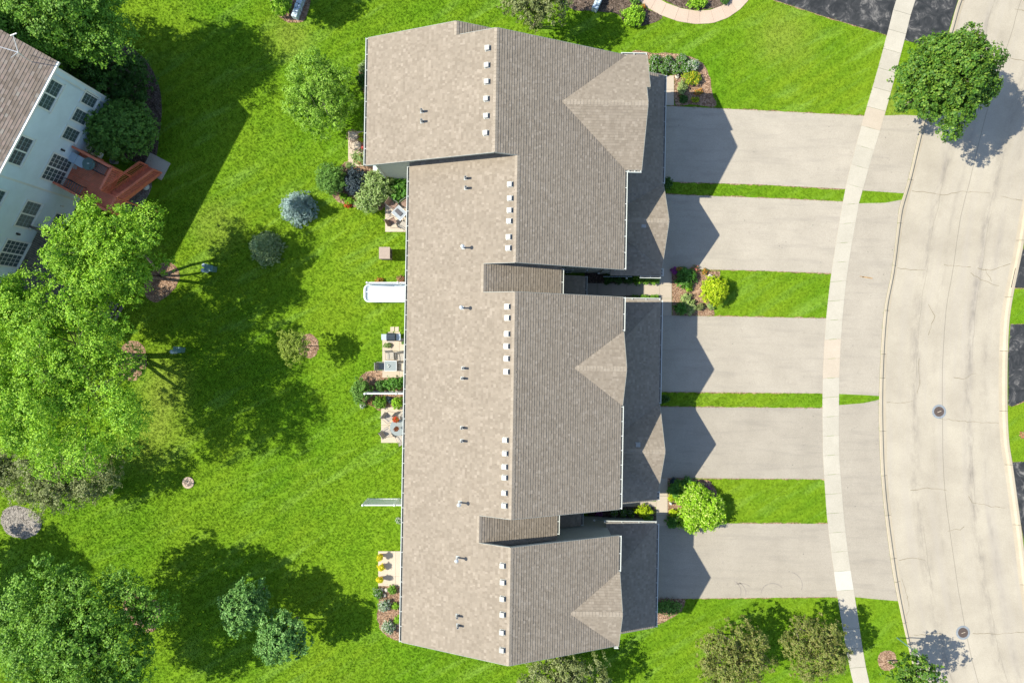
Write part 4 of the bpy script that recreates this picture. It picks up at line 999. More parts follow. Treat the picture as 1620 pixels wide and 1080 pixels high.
for v in (14.9, 7.85, -1.3, -6.85, -15.2):
    root_ = MB(); c = Matrix.Rotation(-TH, 4, 'Z')
    g = MB().box(9.355, 9.40, v-2.45, v+2.45, 0.03, 2.2, c).build('garage_door', MT['door'], row)
    for k in range(4):
        for j in range(4):
            MB().box(9.40, 9.42, v-2.35+j*1.2, v-1.25+j*1.2, 0.12+k*0.53, 0.50+k*0.53, c).build('panel', MT['door'], g)
# wall lamp, downspouts, utility bits
c = Matrix.Rotation(-TH, 4, 'Z')
lp = MB().lathe(*U(-6.55, 11.02)[:2], [(0.02, 2.05), (0.09, 2.1), (0.12, 2.2), (0.05, 2.3), (0.02, 2.32)], 10).build('wall_lamp', MT['umbrella'], row)
for (u, v, z1) in ((-8.88, 11.1, 6.0), (6.7, 4.82, 6.0), (-6.3, 4.9, 0)):
    if z1: MB().box(u-0.04, u+0.04, v-0.035, v+0.035, 0.1, z1, c).build('downspout', MT['white'], row)
for (px, py, z) in ((929, 427.5, 2.2), (947, 432.5, 1.2), (991.5, 440, 1.0), (940, 822.5, 2.4), (894, 855, 6.0)):
    x, y, _ = P(px, py, z); MB().box(x-0.06, x+0.06, y-0.05, y+0.05, z-0.08, z+0.04).build('wall_fitting', MT['white'], row)
for y0 in (435.6,):
    x, y, _ = P(975, 437.5, 0.9); MB().box(x-0.9, x+1.1, y-0.02, y+0.02, 0.88, 0.92).build('railing', MT['steel'], row)
x, y, _ = P(973, 822, 1.0); MB().box(x-1.3, x+1.0, y-0.02, y+0.02, 0.95, 1.0).build('railing', MT['teal_box'], row)

# roof vents and pipes on the planes
def west_z(px, py, zf):
    z = 8.0
    for _ in range(12): x, y, _z = P(px, py, z); z = zf(x-TH*y)
    x, y, _z = P(px, py, z); return x, y, z
def box_vent(x, y, z, slope_sign=1):
    ang = math.atan(PT)*slope_sign
    M = Matrix.Translation((x, y, z)) @ Matrix.Rotation(-TH, 4, 'Z') @ Matrix.Rotation(-ang, 4, 'Y')
    f = MB().box(-0.17, 0.17, -0.17, 0.17, 0.030, 0.036, M).box(-0.10, 0.10, -0.10, 0.10, 0.036, 0.12, M).build('roof_vent', MT['vent'], row)
    MB().box(-0.15, 0.15, -0.145, 0.145, 0.12, 0.18, M).build('vent_hood', MT['vent'], f, bevel=0.015)
for px, py in [(772, 77), (771, 104), (771, 130), (770, 157), (770, 184), (769, 211)]: box_vent(*west_z(px, py, zm1))
for px, py in [(807.5, 292), (807.5, 314), (807, 333), (806.4, 350), (805.4, 375), (804.9, 392.5), (803, 485), (803, 502.8), (802.5, 528), (802, 547.5), (802, 567), (801.7, 587.8),
               (800, 695.6), (799.6, 716.7), (798.9, 737.8), (798.9, 754.8), (798.5, 779), (798.5, 799), (795.6, 893.7), (796, 920), (795.6, 946), (795.6, 971), (795, 999), (795, 1027)]:
    box_vent(*west_z(px, py, zmain))
x, y, z = P(1018, 357, 4.35); box_vent(x, y, z-0.05, 0); x, y, z = P(1009, 703, 4.35); box_vent(x, y, z-0.05, 0)
def pipe(px, py, flue, zf):
    x, y, z = west_z(px, py, zf)
    hh = 0.45 if not flue else 0.75
    f = MB().box(-0.12, 0.12, -0.10, 0.10, 0, 0.03, Matrix.Translation((x, y, z)) @ Matrix.Rotation(-math.atan(PT), 4, 'Y')).build('pipe_flashing', MT['pvc'], row)
    m = MB()
    if flue:
        m.tube([(x, y, z), (x-0.02, y, z+0.3), (x-0.02, y, z+hh)], [0.05]*3, 10); m.lathe(x-0.02, y, [(0.11, z+hh-0.06), (0.12, z+hh), (0.05, z+hh+0.06)], 12)
        m.build('flue_pipe', MT['galv'], f)
    else:
        m.tube([(x, y, z), (x, y, z+hh)], [0.075, 0.07], 12); m.build('vent_pipe', MT['pvc'], f)
        MB().cyl(x, y, z+hh-0.05, z+hh+0.004, 0.045, n=10).build('pipe_mouth', MT['black'], f)
for p in [(668, 177), (668, 193)]: pipe(*p, False, zm1)
for p in [(737, 282.5), (737.5, 298), (733, 582), (731.7, 598), (731, 676), (731, 696.7), (724, 972.6), (725, 988)]: pipe(*p, False, zmain)
for p in [(733.6, 392), (731.5, 487), (728, 794), (724.4, 881)]: pipe(*p, True, zmain)

# ------------------------------------------------------------------ the house at the left edge (its own axes: n out of the east wall, a along it)
def HA(n, a, z=0.0): return (0.882*n-0.47*a, -0.47*n-0.882*a, z)
DN = Vector((0.882, -0.47, 0)); DA = Vector((-0.47, -0.882, 0)); DZ = Vector((0, 0, 1))
WN = -31.55
house = thing('house', 'pale blue sided house with brown roof at the left edge', 'house', HA(WN-5, 5))
def ham(mb, n0, n1, a0, a1, z0, z1):
    c = [HA(n, a, z) for z in (z0, z1) for a in (a0, a1) for n in (n0, n1)]
    return mb.add(c, [(0, 2, 3, 1), (4, 5, 7, 6), (0, 1, 5, 4), (2, 6, 7, 3), (0, 4, 6, 2), (1, 3, 7, 5)])
HE = 8.1; HNB = -42.0; HNR = -36.8; HPT = 0.5; A0, A1 = -1.6, 16.0
def hprof(a): return [HA(WN, a, 0), HA(WN, a, HE-0.02), HA(HNR, a, HE+HPT*5.25-0.1), HA(HNB, a, HE-0.02), HA(HNB, a, 0)]
b = MB(); p0 = hprof(A0); p1 = hprof(A1); b.v = p0+p1; b.f = [(4, 3, 2, 1, 0), (5, 6, 7, 8, 9)]+[(i, 5+i, 5+(i+1) % 5, (i+1) % 5) for i in range(5)]
hw = b.build('wall', MT['blue_siding'], house)
HARD.append([HA(WN, A0)[:2], HA(WN, A1)[:2], HA(HNB, A1)[:2], HA(HNB, A0)[:2]])
sd = MB(); courses(sd, [HA(WN+0.004, A0, 0.3), HA(WN+0.004, A1, 0.3), HA(WN+0.004, A1, HE-0.05), HA(WN+0.004, A0, HE-0.05)], DA, 0.115, (3.2, 3.9), (0.011, 0.012), DN)
pn = [HA(WN, A0-0.004, 0.3), HA(HNB, A0-0.004, 0.3), HA(HNB, A0-0.004, HE-0.05), HA(HNR, A0-0.004, HE+HPT*5.25-0.2), HA(WN, A0-0.004, HE-0.05)]
courses(sd, pn, DN, 0.115, (3.2, 3.9), (0.011, 0.012), -DA)
sd.build('lap_siding', MT['blue_siding'], hw, kind='stuff')
e0 = -31.22; ar0, ar1 = -1.95, 16.3
zr_ = HE+HPT*(e0-HNR)
rp = [HA(e0, ar0, HE), HA(HNR, ar0, zr_), HA(HNR, ar1, zr_), HA(e0, ar1, HE)]
rq = [HA(HNR, ar0, zr_), HA(HNB-0.3, ar0, HE), HA(HNB-0.3, ar1, HE), HA(HNR, ar1, zr_)]
rd = MB(); rd.slab3(rp, (0, 0, -0.16)); rd.slab3(rq, (0, 0, -0.16)); ro = rd.build('roof', MT['frame'], house)
sh = MB(); courses(sh, rp, DA, 0.165, (0.2, 0.35), (0.010, 0.016)); courses(sh, rq, DA, 0.165, (0.5, 0.9)); sh.build('shingles', MT['brown_shingle'], ro, kind='stuff')
ham(MB(), e0, e0+0.12, ar0, ar1, HE-0.14, HE-0.02).build('gutter', MT['frame'], house)
for a in (A0-0.03, 5.6, ):
    ham(MB(), WN-0.02, WN+0.03, a-0.04, a+0.09, 0.0, HE-0.14).build('corner_board', MT['frame'], house)
ham(MB(), WN+0.05, WN+0.11, -1.3, -1.22, 0.2, HE-0.14).build('downspout', MT['frame'], house)
def hwin(a, z, wd, ht, double, nx, ny, name='window', blind=False, slide=False):
    f = MB(); w2 = wd/2; t = 0.11; n0, n1 = WN+0.012, WN+0.07
    ham(f, n0, n1, a-w2, a+w2, z, z+t); ham(f, n0, n1, a-w2, a+w2, z+ht-t, z+ht); ham(f, n0, n1, a-w2, a-w2+t, z+t, z+ht-t); ham(f, n0, n1, a+w2-t, a+w2, z+t, z+ht-t)
    if double: ham(f, n0, n1-0.008, a-0.05, a+0.05, z+t, z+ht-t)
    ham(f, n1, n1+0.05, a-w2-0.03, a+w2+0.03, z-0.04, z+0.03)
    fo = f.build(name, MT['frame'], house)
    cols = [(a-w2+t, a-0.05), (a+0.05, a+w2-t)] if double else [(a-w2+t, a+w2-t)]
    for c0, c1 in cols:
        ham(MB(), WN+0.013, WN+0.022, c0, c1, z+t, z+ht-t).build('pane', MT['blind' if blind else 'glass'], fo)
        g = MB()
        for i in range(1, nx): x = c0+(c1-c0)*i/nx; ham(g, WN+0.022, WN+0.032, x-0.010, x+0.010, z+t, z+ht-t)
        for j in range(1, ny): y = z+t+(ht-2*t)*j/ny; hw_ = 0.012 if j*2 != ny else 0.03; ham(g, WN+0.022, WN+0.036, c0, c1, y-hw_, y+hw_)
        g.build('muntins', MT['frame' if name == 'patio_door' else 'muntin'], fo)
    return fo
for a in (0.0, 3.8, 7.35, 11.2): hwin(a, 6.35, 1.95, 1.5, True, 3, 4)
for a in (-0.95, 0.32, 1.62): hwin(a, 3.1, 0.98, 1.5, False, 3, 4)
hwin(7.5, 3.1, 1.95, 1.5, True, 3, 4, blind=True); hwin(4.05, 2.42, 1.95, 2.1, True, 3, 5, 'patio_door'); hwin(10.3, 2.42, 1.95, 2.1, True, 3, 5, 'patio_door')
hwin(1.75, 0.45, 0.95, 1.2, False, 3, 4); hwin(7.75, 0.45, 1.9, 1.2, True, 3, 4)
for a, z in ((2.75, 3.9), (8.9, 3.9)):
    ham(MB(), WN+0.012, WN+0.16, a-0.06, a+0.06, z-0.12, z+0.12).build('wall_light', MT['black'], house)
for a, z, s_ in ((3.35, 2.2, 0.07), (5.0, 1.9, 0.07), (7.95, 2.55, 0.14), (8.15, 2.2, 0.14), (8.5, 2.0, 0.08), (8.9, 1.6, 0.07), (6.3, 1.4, 0.14)):
    ham(MB(), WN+0.012, WN+0.09, a-0.03, a+0.05, z-s_, z+s_).build('wall_vent', MT['white'], house)
# antenna on the roof edge
x, y, z = P(63, 86, 8.7); an = thing('antenna', 'pale branching antenna on the brown roof corner', 'antenna', (x, y, 8.3))
ab, _, _ = (Vector(HA(e0-0.9, ar0+0.75, HE+0.42)), 0, 0); tp = ab+Vector((-0.1, 0.15, 1.0))
MB().tube([ab, ab+Vector((0, 0, 0.6)), tp], 0.025, 6).build('mast', MT['galv'], an)
for d, nm in (((-0.95, 0.25, 0.15), 'arm'), ((-0.15, 0.9, 0.2), 'arm'), ((-0.35, -0.35, 0.1), 'arm')):
    MB().tube([tp, tp+Vector(d)], [0.028, 0.018], 6).build(nm, MT['galv'], an)
MB().beam(tp+Vector((-0.3, 0.85, 0.2)), tp+Vector((0.05, 0.98, 0.2)), 0.05, 0.05).build('arm', MT['frame'], an)
# red deck with stairs
deck = thing('deck', 'red stained wooden deck with stairs to the lawn', 'deck', HA(-30, 3.6)); DKZ = 2.4
DKN = -28.5; DKN2 = -27.35
na = 26
for i in range(na):
    a0_ = 2.25+(5.0-2.25)*i/na; a1_ = a0_+(5.0-2.25)/na-0.008; n1_ = DKN if a1_ < 3.95 else DKN2
    ham(MB(), WN+0.09, n1_, a0_, a1_, DKZ-0.035, DKZ+random.uniform(-0.002, 0.002)).build('board', MT['red_wood'], deck)
fr = MB(); ham(fr, WN+0.09, DKN, 2.22, 2.27, DKZ-0.28, DKZ-0.04); ham(fr, WN+0.09, DKN2, 4.97, 5.02, DKZ-0.28, DKZ-0.04); ham(fr, DKN-0.03, DKN+0.02, 2.25, 3.95, DKZ-0.28, DKZ-0.04); ham(fr, DKN2-0.03, DKN2+0.02, 3.95, 5.0, DKZ-0.28, DKZ-0.04)
ham(fr, WN+0.09, DKN2, 3.9, 3.96, DKZ-0.28, DKZ-0.04); fr.build('joists', MT['red_wood'], deck)
def railing(par, p, q, zb0, zb1, hgt=0.95, mt='red_wood', nb=None):
    p = Vector(p); q = Vector(q); A = Vector((p.x, p.y, zb0)); B = Vector((q.x, q.y, zb1)); up = Vector((0, 0, hgt))
    MB().beam(A+up, B+up, 0.15, 0.045).build('top_rail', MT[mt], par)
    MB().beam(A+Vector((0, 0, 0.1)), B+Vector((0, 0, 0.1)), 0.04, 0.09).build('bottom_rail', MT[mt], par)
    L = (B-A).length; n = nb or int(L/0.14); m = MB()
    for i in range(1, n):
        c = A.lerp(B, i/n); m.box(c.x-0.018, c.x+0.018, c.y-0.018, c.y+0.018, c.z+0.1, c.z+hgt-0.02)
    m.build('balusters', MT[mt], par, kind='stuff')
def post(par, n, a, z0, z1, mt='red_wood', s_=0.05): ham(MB(), n-s_, n+s_, a-s_, a+s_, z0, z1).build('post', MT[mt], par)
railing(deck, HA(WN+0.1, 2.3), HA(DKN, 2.3), DKZ, DKZ); railing(deck, HA(DKN, 2.3), HA(DKN, 3.9), DKZ, DKZ)
railing(deck, HA(WN+0.1, 4.95), HA(DKN2, 4.95), DKZ, DKZ); railing(deck, HA(DKN2, 4.95), HA(DKN2, 3.95), DKZ, DKZ)
railing(deck, HA(DKN+0.05, 3.9), HA(DKN+0.05, 1.15), DKZ, 0.1); railing(deck, HA(DKN2, 3.9), HA(DKN2, 1.15), DKZ, 0.1)
for n, a, z1 in ((DKN, 2.3, 3.3), (DKN, 3.92, 3.3), (DKN2, 3.92, 3.3), (DKN2, 4.95, 3.3), (WN+0.15, 4.95, 3.3), (WN+0.15, 2.3, 3.3), (DKN+0.05, 1.15, 1.0), (DKN2, 1.15, 1.0), (-30, 4.95, 2.3)): post(deck, n, a, 0, z1)
for i in range(12):
    t = (i+0.5)/12; a = 3.9-2.7*t; z = DKZ-DKZ*t-0.03
    ham(MB(), DKN+0.1, DKN2-0.06, a-0.15, a+0.10, z-0.04, z).build('tread', MT['red_wood'], deck)
st_ = MB(); 
for n in (DKN+0.07, DKN2-0.04): st_.slab3([HA(n-0.02, 3.95, DKZ), HA(n-0.02, 1.15, 0.12), HA(n-0.02, 1.15, 0), HA(n-0.02, 1.35, 0), HA(n-0.02, 3.95, DKZ-0.3)], DN*0.04)
st_.build('stringers', MT['red_wood'], deck)
# landscape timbers and pad
tmb = thing('landscape_timber', 'red timber edging across the gravel by the deck stairs', 'timber', HA(-26.8, 4.6)); ham(MB(), -27.2, -26.2, 3.6, 3.72, 0, 0.15).build('timber', MT['red_wood'], tmb)
tmb = thing('landscape_timber', 'red timber edging at the lower end of the gravel', 'timber', HA(-26.8, 5.6)); ham(MB(), -27.2, -25.9, 5.2, 5.32, 0, 0.15).build('timber', MT['red_wood'], tmb)
pad = [HA(-28.7, 0.25)[:2], HA(-27.1, 0.25)[:2], HA(-27.1, 1.6)[:2], HA(-28.7, 1.6)[:2]]; hard(pad)
MB().prism(pad, -0.1, 0.05).build('stair_pad', MT['sidewalk'], kind='structure')
hard([HA(WN, 2)[:2], HA(-27, 2)[:2], HA(-27, 5.2)[:2], HA(WN, 5.2)[:2]])
x, y, _ = P(232, 296); MB().lathe(x, y, [(0.22, 0.0), (0.24, 0.12), (0.15, 0.25), (0.02, 0.3)], 14).build('boulder', MT['white'], org=(x, y, 0))
meta(bpy.data.objects['boulder'], 'round white stone beside the red deck stairs', 'stone')
# things on the deck
def local_box(name, label, cat, px, py, z0, n_, a_, h_, mt, sub=None):
    x, y, _ = P(px, py, z0+h_); r = thing(name, label, cat, (x, y, z0)); rot = math.atan2(DN.y, DN.x)
    M = Matrix.Translation((x, y, z0)) @ Matrix.Rotation(rot, 4, 'Z')
    return r, M
r, M = local_box('storage_bench', 'pale blue storage bench on the red deck by the patio door', 'bench', 119.5, 252, DKZ, 0, 0, 0.65, 'slip')
MB().box(-0.6, 0.6, -0.3, 0.3, 0.0, 0.55, M).build('body', MT['slip'], r); MB().box(-0.63, -0.01, -0.33, 0.33, 0.55, 0.62, M).build('lid', MT['slip'], r, bevel=0.02); MB().box(0.01, 0.63, -0.33, 0.33, 0.55, 0.62, M).build('lid', MT['slip'], r, bevel=0.02)
r, M = local_box('round_table', 'round green covered table on the red deck', 'table', 139.5, 259, DKZ, 0, 0, 0.75, 'green_lid')
x, y = r.location.x, r.location.y
MB().lathe(x, y, [(0.40, DKZ+0.62), (0.43, DKZ+0.70), (0.40, DKZ+0.75), (0.0, DKZ+0.78)], 24).build('cover', MT['green_lid'], r, smooth=False)
MB().cyl(x, y, DKZ, DKZ+0.62, 0.05).build('pedestal', MT['black'], r); MB().box(x-0.05, x+0.09, y-0.03, y+0.04, DKZ+0.78, DKZ+0.80).build('handle', MT['white'], r)
def slat_chair(label, px, py, rot, z0, L=0.75):
    x, y, _ = P(px, py, z0+0.5); r = thing('slatted_chair', label, 'chair', (x, y, z0), 'slatted chairs on the red deck'); M = Matrix.Translation((x, y, z0)) @ Matrix.Rotation(rot, 4, 'Z')
    for i in range(8):
        q = -L/2+L*i/7; MB().box(q-0.025, q+0.025, -0.27, 0.27, 0.40, 0.42, M).build('slat', MT['chair_frame'], r)
    f = MB()
    for s_ in (-0.28, 0.28): f.box(-L/2-0.04, L/2+0.04, s_-0.02, s_+0.02, 0.39, 0.43, M); f.box(-L/2, -L/2+0.03, s_-0.02, s_+0.02, 0, 0.8, M); f.box(L/2-0.03, L/2, s_-0.02, s_+0.02, 0, 0.6, M); f.box(-L/2, L/2, s_-0.025, s_+0.025, 0.6, 0.63, M)
    f.build('frame', MT['black'], r)
    for i in range(5): MB().box(-L/2-0.01, -L/2+0.02, -0.24+i*0.11, -0.20+i*0.11, 0.42, 0.85, M).build('back_slat', MT['chair_frame'], r)
slat_chair('dark slatted chair in the rail corner of the red deck', 157, 266, math.atan2(DN.y, DN.x), DKZ)
slat_chair('dark slatted chair beside the patio door of the red deck', 115, 295, math.atan2(DN.y, DN.x), DKZ, 1.1)
x, y, _ = P(119, 264, DKZ); r = thing('flip_flops', 'pair of pale sandals on the red deck by the bench', 'sandals', (x, y, DKZ))
for k in range(2): MB().box(x-0.12+0.14*k, x-0.03+0.14*k, y-0.12-0.05*k, y+0.12-0.05*k, DKZ+0.003, DKZ+0.03).build('sandal', MT['white'], r)
x, y, _ = P(178, 254, 0.5); r = thing('plant_pot', 'empty dark plant pot under the round clipped shrub', 'pot', (x, y, 0))
MB().lathe(x, y, [(0.15, 0), (0.22, 0.45), (0.24, 0.5), (0.20, 0.5), (0.18, 0.42)], 18).build('rim', MT['pvc'], r)
# second, weathered deck
dk2 = thing('deck', 'weathered grey brown wooden deck half hidden by lime trees', 'deck', HA(-29.5, 10))
for i in range(30):
    a0_ = 8.2+i*0.145; ham(MB(), WN+0.09, -27.4, a0_, a0_+0.13, DKZ-0.04, DKZ+random.uniform(-0.004, 0.004)).build('board', MT['grey_wood'], dk2)
railing(dk2, HA(WN+0.1, 8.2), HA(-27.4, 8.2), DKZ, DKZ, mt='grey_wood'); railing(dk2, HA(-27.4, 8.2), HA(-27.4, 12.5), DKZ, DKZ, mt='grey_wood')
for n, a in ((WN+0.2, 8.2), (-27.4, 8.2), (-27.4, 12.5), (-27.4, 10.4)): post(dk2, n, a, 0, 3.3, 'grey_wood')
for i in range(9): ham(MB(), -27.4+0.25*i, -27.17+0.25*i, 10.6, 11.8, 2.2-0.25*i, 2.24-0.25*i).build('tread', MT['grey_wood'], dk2)
hard([HA(WN, 8)[:2], HA(-27, 8)[:2], HA(-27, 12.6)[:2], HA(WN, 12.6)[:2]])

# ------------------------------------------------------------------ privacy fences, tub, boxes
def priv_fence(label, x0, x1, y, h=1.9, mt='vinyl'):
    r = thing('privacy_fence', label, 'fence', (x0, y, 0), 'white privacy panels between the patios')
    for x in ((x0, (x0+x1)/2+0.3) if x1 > -7 else (x0,)):
        p = MB().box(x-0.06, x+0.06, y-0.06, y+0.06, 0, h+0.03).build('post', MT[mt], r); MB().lathe(x, y, [(0.085, h+0.03), (0.085, h+0.06), (0.0, h+0.12)], 4).build('post_cap', MT[mt], p)
    x = x0+0.07
    while x < x1-0.05:
        xe = min(x+0.165, x1); MB().box(x+0.004, xe-0.004, y-0.015, y+0.015, 0.08, h-0.09).build('board', MT[mt], r); x += 0.17
    MB().box(x0+0.06, x1, y-0.035, y+0.035, h-0.09, h).build('top_rail', MT[mt], r); MB().box(x0+0.06, x1, y-0.036, y+0.036, 0.04, 0.12).build('bottom_rail', MT[mt], r)
priv_fence('white privacy fence behind the long white tub', -9.8, -6.25, 3.97)
priv_fence('white privacy fence running through the flower bed', -9.95, -6.3, -3.53)
priv_fence('white privacy fence standing alone on the lawn edge', -10.1, -6.4, -11.06)
# long white moulded tub
x0, y0, _ = P(575.5, 478, 0.5); x1, y1, _ = P(646, 449.5, 0.5); tx, ty = (x0+x1)/2, (y0+y1)/2
tub = thing('tub', 'long white moulded plastic tub beside the building', 'tub', (tx, ty, 0))
def rr(cx, cy, hx, hy, r, z, n=6):
    out = []
    for qx, qy, a0 in ((1, 1, 0), (-1, 1, 90), (-1, -1, 180), (1, -1, 270)):
        for k in range(n+1):
            a = math.radians(a0+90*k/n); out.append((cx+qx*(hx-r)+r*math.cos(a), cy+qy*(hy-r)+r*math.sin(a), z))
    return out
def loft(rings, cap0=True, cap1=True):
    m = MB(); k = len(rings[0]); m.v = [p for r in rings for p in r]
    for i in range(len(rings)-1):
        for j in range(k): m.f.append((i*k+j, i*k+(j+1) % k, (i+1)*k+(j+1) % k, (i+1)*k+j))
    if cap0: m.f.append(tuple(range(k-1, -1, -1)))
    if cap1: m.f.append(tuple((len(rings)-1)*k+j for j in range(k)))
    return m
hx, hy = (x1-x0)/2, (y1-y0)/2
loft([rr(tx, ty, hx-0.15, hy-0.12, 0.25, 0.05), rr(tx, ty, hx-0.04, hy-0.04, 0.32, 0.40), rr(tx, ty, hx, hy, 0.35, 0.44), rr(tx, ty, hx, hy, 0.35, 0.50), rr(tx, ty, hx-0.09, hy-0.07, 0.30, 0.52), rr(tx, ty, hx-0.12, hy-0.09, 0.28, 0.46), rr(tx, ty, hx-0.24, hy-0.20, 0.22, 0.37)], cap1=True).build('shell', MT['tub'], tub, smooth=False)
loft([rr(tx, ty+0.10, hx-0.14, 0.07, 0.05, 0.33), rr(tx, ty+0.10, hx-0.16, 0.04, 0.03, 0.47)]).build('ridge', MT['tub'], tub, bevel=0.02)
loft([rr(tx+0.10, ty-0.22, hx-0.45, 0.20, 0.12, 0.36), rr(tx+0.12, ty-0.22, hx-0.60, 0.13, 0.10, 0.385)]).build('basin_floor', MT['tub'], tub)
MB().box(x1-1.5, x1-1.1, y1-0.05, y1+0.12, 0.5, 0.56).build('handle', MT['tub'], tub)
bx_ = P2(608, 399.5)
r = thing('utility_cabinet', 'taupe square cabinet standing on the lawn by the building', 'cabinet', (*P2(611, 401), 0)); x0, y0, _ = P(600, 409, 0.95); x1, y1, _ = P(616.5, 391, 0.95)
MB().box(x0, x1, y0, y1, 0, 0.90).build('body', MT['taupe_box'], r, bevel=0.015); MB().box(x0-0.02, x1+0.02, y0-0.02, y1+0.02, 0.90, 0.95).build('lid', MT['taupe_box'], r, bevel=0.015)
g = MB()
for k in range(7): g.box(x1, x1+0.012, y0+0.08, y1-0.08, 0.2+0.09*k, 0.24+0.09*k)
g.build('grille', MT['black'], r)
x, y, _ = P(599, 270, 0.75); r = thing('air_conditioner', 'white air conditioner under the roof corner by the mulch bed', 'air conditioner', (x, y, 0))
MB().box(x-0.4, x+0.4, y-0.4, y+0.4, 0, 0.72).build('body', MT['slip'], r, bevel=0.04); MB().lathe(x, y, [(0.34, 0.72), (0.34, 0.75), (0.30, 0.76), (0.12, 0.78), (0.02, 0.78)], 20).build('fan_grille', MT['vinyl'], r)
MB().box(x-0.5, x+0.5, y-0.5, y+0.5, 0.02, 0.06).build('pad', MT['stone'], r)
def pedestal(label, px, py, w_, h_, n=1):
    x, y, _ = P(px, py, h_); r = thing('utility_box', label, 'utility box', (x, y, 0))
    M = Matrix.Translation((x, y, 0)) @ Matrix.Rotation(-0.15, 4, 'Z')
    MB().box(-w_/2, w_/2, -w_*0.36, w_*0.36, 0, h_, M).build('body', MT['teal_box'], r, bevel=0.03); MB().box(-w_/2-0.02, w_/2+0.02, -w_*0.36-0.02, w_*0.36+0.02, h_, h_+0.04, M).build('lid', MT['teal_box'], r, bevel=0.015)
    for k in range(n):
        c_ = M @ Vector((-w_*0.75, -0.1+0.35*k-0.1, 0)); MB().lathe(c_.x, c_.y, [(0.14, 0), (0.14, h_*0.9), (0.11, h_*0.95), (0.0, h_*1.0)], 12).build('canister', MT['slip'], r)
pedestal('green utility box with two round canisters on the lawn', 330, 424, 0.55, 0.75, 2)
pedestal('single green utility box on the thin grass between the tree shadows', 280, 553, 0.5, 0.7)
x, y = P2(298, 763); r = thing('yard_drain', 'round yard drain with dark grate and pink brick rim', 'drain', (x, y, 0)); HARD.append([(x+0.4*math.cos(a), y+0.4*math.sin(a)) for a in np.linspace(0, 6.1, 14)])
for k in range(14):
    a0 = 2*math.pi*k/14; a1 = 2*math.pi*(k+0.93)/14
    MB().prism([(x+q*math.cos(a), y+q*math.sin(a)) for q, a in ((0.27, a0), (0.41, a0), (0.41, a1), (0.27, a1))], 0, 0.06).build('brick', MT['pink_walk'], r)
MB().cyl(x, y, 0, 0.02, 0.27, n=24).build('sump', MT['black'], r)
g = MB()
for i in range(-3, 4): t = i*0.07; L = math.sqrt(0.26**2-t*t); g.box(-L, L, t-0.014, t+0.014, 0.02, 0.05, Matrix.Translation((x, y, 0)) @ Matrix.Rotation(-0.6, 4, 'Z'))
g.box(-0.05, 0.05, -0.25, 0.25, 0.021, 0.052, Matrix.Translation((x, y, 0)) @ Matrix.Rotation(-0.6, 4, 'Z')); g.build('grate', MT['pink_walk'], r)
# sign post by the street
x, y = P2(1419, 1008); r = thing('sign_post', 'thin teal steel sign post leaning over the kerb strip', 'sign post', (x, y, 0)); MB().tube([(x, y, 0), (x, y, 2.6)], 0.035, 6).build('pole', MT['teal_box'], r)
MB().box(x-0.02, x+0.02, y-0.25, y+0.25, 2.0, 2.55).build('sign_plate', MT['galv'], r)
# neighbours' low stone walls at the top edge
def stone_wall(label, p, q, w_=0.42, h_=0.55):
    A = Vector(P(*p)); B = Vector(P(*q)); r = thing('stone_wall', label, 'wall', tuple(A)); L = (B-A).length; d = (B-A).normalized(); n_ = int(L/0.3); sd_ = Vector((-d.y, d.x, 0))
    for i in range(n_):
        for k in range(2):
            c = A+d*(L*(i+0.5)/n_)+sd_*((k-0.5)*w_*0.5); ang = math.atan2(d.y, d.x)+random.gauss(0, 0.1)
            M = Matrix.Translation(c) @ Matrix.Rotation(ang, 4, 'Z'); s1 = L/n_*0.47; MB().box(-s1, s1, -w_*0.24, w_*0.24, 0, h_+random.uniform(-0.06, 0.05), M).build('stone', MT['slip'], r, bevel=0.04)
stone_wall('low pale stone wall beside the lime shrub at the top edge', (468, 32), (490, -30)); stone_wall('low pale stone wall at the top edge near the curved walk', (939, 20), (962, -30))
for p in ((476, 12), (943, 10)): hard(pxpoly([(p[0]-10, p[1]+22), (p[0]+3, p[1]+22), (p[0]+22, p[1]-40), (p[0]+8, p[1]-40)]))

# ------------------------------------------------------------------ patio furniture
def chair(label, x, y, rz, mt='sling', z0=0.05, group='patio chairs', scale=1.0):
    r = thing('patio_chair', label, 'chair', (x, y, z0), group); M = Matrix.Translation((x, y, z0)) @ Matrix.Rotation(rz, 4, 'Z') @ Matrix.Scale(scale, 4)
    MB().box(-0.24, 0.24, -0.24, 0.24, 0.40, 0.425, M).build('seat', MT[mt], r)
    m = MB(); m.slab3([tuple(M @ Vector(p)) for p in ((-0.26, -0.24, 0.43), (-0.26, 0.24, 0.43), (-0.42, 0.24, 0.98), (-0.42, -0.24, 0.98))], M.to_3x3() @ Vector((0.02, 0, 0.006))); m.build('backrest', MT[mt], r)
    for s_ in (-1, 1):
        MB().tube([tuple(M @ Vector(p)) for p in ((0.30, s_*0.27, 0), (0.24, s_*0.27, 0.62))], 0.014, 5).build('leg', MT['chair_frame'], r)
        MB().tube([tuple(M @ Vector(p)) for p in ((-0.36, s_*0.27, 0), (-0.24, s_*0.26, 0.42), (-0.43, s_*0.26, 1.0))], 0.014, 5).build('leg', MT['chair_frame'], r)
        MB().tube([tuple(M @ Vector(p)) for p in ((-0.33, s_*0.29, 0.64), (0.0, s_*0.29, 0.66), (0.26, s_*0.29, 0.62))], 0.018, 5).build('armrest', MT['chair_frame'], r)
    return r
def at(px, py, z=0.5): return P2(px, py, z)
chair('brown sling chair at the upper left of its table', *at(622, 324), -0.6); chair('brown sling chair at the lower left of its table', *at(620.5, 350), 0.5)
chair('tan sling chair half under the gutter by the brown chairs', *at(641, 322), math.pi+0.6, 'sling'); chair('grey sling chair near the gutter below the metal table', *at(639, 355), math.pi-0.7, 'taupe')
